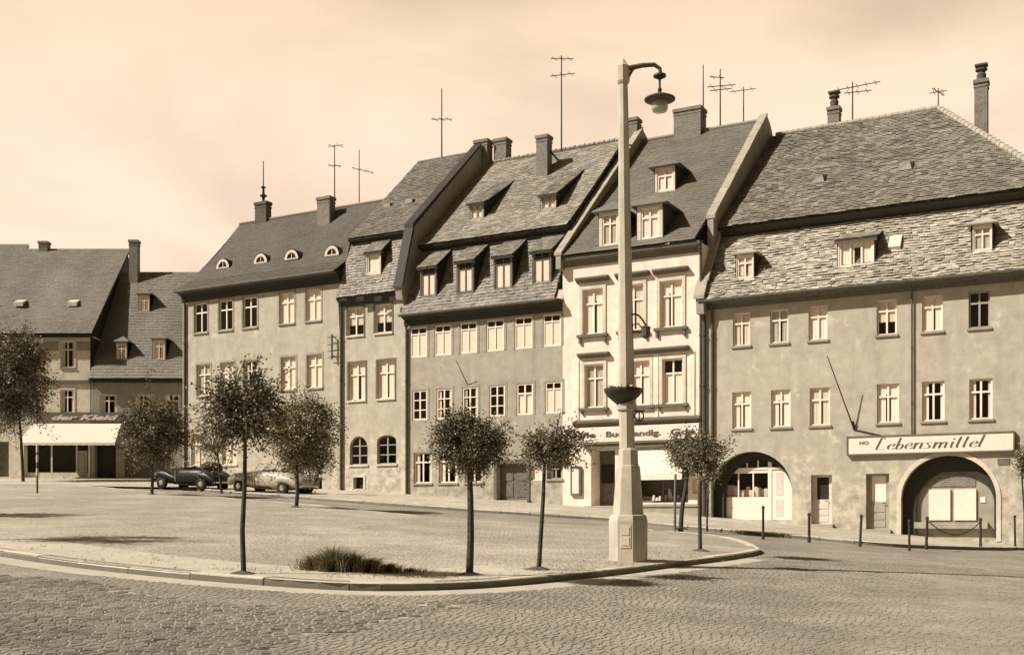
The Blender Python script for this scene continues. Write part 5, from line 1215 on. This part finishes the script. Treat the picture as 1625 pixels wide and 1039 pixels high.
    for y in (-.33,.33):
        g = MB(); g.tube([(-.42,y-.22,1.04),(-.46,y,1.10),(-.42,y+.22,1.04)],[.07,.085,.07],10); g.build('seat', M['leather'], E, True)
    g = MB(); rr = [(.02+.05*sin(2*pi*i/16), .33+.17*cos(2*pi*i/16), 1.08+.15*sin(2*pi*i/16)) for i in range(17)]; g.tube(rr,.012,5,False); g.tube([(.02,.33,1.08),(.3,.33,.98)],.014,5); g.build('steering_wheel', M['tyre'], E)
    p_ = MB(); p_.box(2.035,2.045,-.22,.22,.36,.46); p_.build('number_plate', M['white'], E)
    return E
car((393,780), (470,788), M['paint_grey'], 'light grey open convertible with dark tyres, parked facing left', 1.0, 1)
car((268,774), (345,781), M['paint_dark'], 'black open car with bright hubcaps parked ahead of the light convertible', 1.7, 2)

# ================================================================== light, sky, camera
SUN_EL, SUN_H = radians(43), Vector((-.958, -.28)).normalized()
sun = bpy.data.lights.new('sun', 'SUN'); sun.energy = 5.0; sun.angle = radians(.55); sun.color = (1, .925, .835)
so_ = bpy.data.objects.new('sun', sun); COL.objects.link(so_)
Ld = Vector((SUN_H.x*cos(SUN_EL), SUN_H.y*cos(SUN_EL), sin(SUN_EL))); so_.rotation_euler = Ld.to_track_quat('Z', 'Y').to_euler(); so_.location = (-30, -10, 40)
wd_ = bpy.data.worlds.new('World'); SC.world = wd_; wd_.use_nodes = True; t = wd_.node_tree; N = t.nodes; bg = N['Background']
sky = N.new('ShaderNodeTexSky'); sky.sky_type = 'NISHITA'; sky.sun_disc = False; sky.sun_elevation = SUN_EL; sky.sun_rotation = atan2(SUN_H.x, SUN_H.y); sky.dust_density = 3.0; sky.air_density = 1.2
bw = N.new('ShaderNodeRGBToBW'); t.links.new(sky.outputs[0], bw.inputs[0])
tc = N.new('ShaderNodeTexCoord'); sp = N.new('ShaderNodeSeparateXYZ'); t.links.new(tc.outputs['Generated'], sp.inputs[0])
def MN(op, a, b=None):
    x = N.new('ShaderNodeMath'); x.operation = op
    for i, v in enumerate((a, b)):
        if v is None: continue
        if isinstance(v, (int, float)): x.inputs[i].default_value = v
        else: t.links.new(v, x.inputs[i])
    return x.outputs[0]
den = MN('ADD', MN('MAXIMUM', sp.outputs['Z'], 0.0), .22)
cv = N.new('ShaderNodeCombineXYZ'); t.links.new(MN('DIVIDE', sp.outputs['X'], den), cv.inputs[0]); t.links.new(MN('DIVIDE', sp.outputs['Y'], den), cv.inputs[1]); cv.inputs[2].default_value = 2.4
cn = N.new('ShaderNodeTexNoise'); cn.inputs['Scale'].default_value = 1.15; cn.inputs['Detail'].default_value = 7; cn.inputs['Roughness'].default_value = .5; cn.inputs['Distortion'].default_value = .4; t.links.new(cv.outputs[0], cn.inputs['Vector'])
cr = N.new('ShaderNodeValToRGB'); cr.color_ramp.elements[0].position = .45; cr.color_ramp.elements[1].position = .58; t.links.new(cn.outputs['Fac'], cr.inputs[0])
# the plain sky, freed of its colour and toned like the print, with pale cloud over it
# (bright haze low over the roofs, deeper overhead)
mr = N.new('ShaderNodeMapRange'); mr.inputs[1].default_value = .29; mr.inputs[2].default_value = .66; mr.inputs[3].default_value = 1; mr.inputs[4].default_value = 0; mr.interpolation_type = 'SMOOTHSTEP'; t.links.new(sp.outputs['Z'], mr.inputs[0])
az = N.new('ShaderNodeMapRange'); az.inputs[1].default_value = -.15; az.inputs[2].default_value = .45; az.interpolation_type = 'SMOOTHSTEP'; t.links.new(sp.outputs['Y'], az.inputs[0])
low = MN('MULTIPLY', mr.outputs[0], az.outputs[0])      # haze bank kept to the view side; sky behind dimmed to deepen the shade
HAZE, CLOUD = 13.3, 15.4
base = N.new('ShaderNodeMix'); base.data_type = 'FLOAT'; t.links.new(MN('MULTIPLY', low, .93), base.inputs[0]); t.links.new(MN('MULTIPLY', bw.outputs[0], .62), base.inputs[2]); base.inputs[3].default_value = HAZE
mixv = N.new('ShaderNodeMix'); mixv.data_type = 'FLOAT'; t.links.new(MN('MULTIPLY', cr.outputs[0], MN('MULTIPLY', low, .9)), mixv.inputs[0]); t.links.new(base.outputs[0], mixv.inputs[2]); mixv.inputs[3].default_value = CLOUD
tint = N.new('ShaderNodeMix'); tint.data_type = 'RGBA'; tint.blend_type = 'MULTIPLY'; tint.inputs[0].default_value = 1
cc = N.new('ShaderNodeCombineColor'); 
for i in range(3): t.links.new(mixv.outputs[0], cc.inputs[i])
t.links.new(cc.outputs[0], tint.inputs[6]); tc2 = N.new('ShaderNodeMix'); tc2.data_type = 'RGBA'; t.links.new(low, tc2.inputs[0]); tc2.inputs[6].default_value = (1.0, .70, .38, 1); tc2.inputs[7].default_value = (1.0, .77, .585, 1)
t.links.new(tc2.outputs[2], tint.inputs[7])
t.links.new(tint.outputs[2], bg.inputs[0]); bg.inputs[1].default_value = .055
cam = bpy.data.cameras.new('camera'); co = bpy.data.objects.new('camera', cam); COL.objects.link(co); SC.camera = co
co.location = (0, 0, EYE); co.rotation_euler = (radians(90), 0, 0); cam.sensor_width = 36; cam.sensor_fit = 'HORIZONTAL'; cam.lens = 36*FPX/1625.0
cam.shift_y = (HY-519.5)/1625.0; cam.shift_x = 0; cam.clip_start = .1; cam.clip_end = 2000
SC.view_settings.view_transform = 'Standard'; SC.view_settings.look = 'None'; SC.view_settings.gamma = 1; SC.view_settings.exposure = .42
SC.render.engine = 'CYCLES'; SC.cycles.max_bounces = 6; SC.cycles.transparent_max_bounces = 12; SC.cycles.use_denoising = True
bpy.context.view_layer.update()
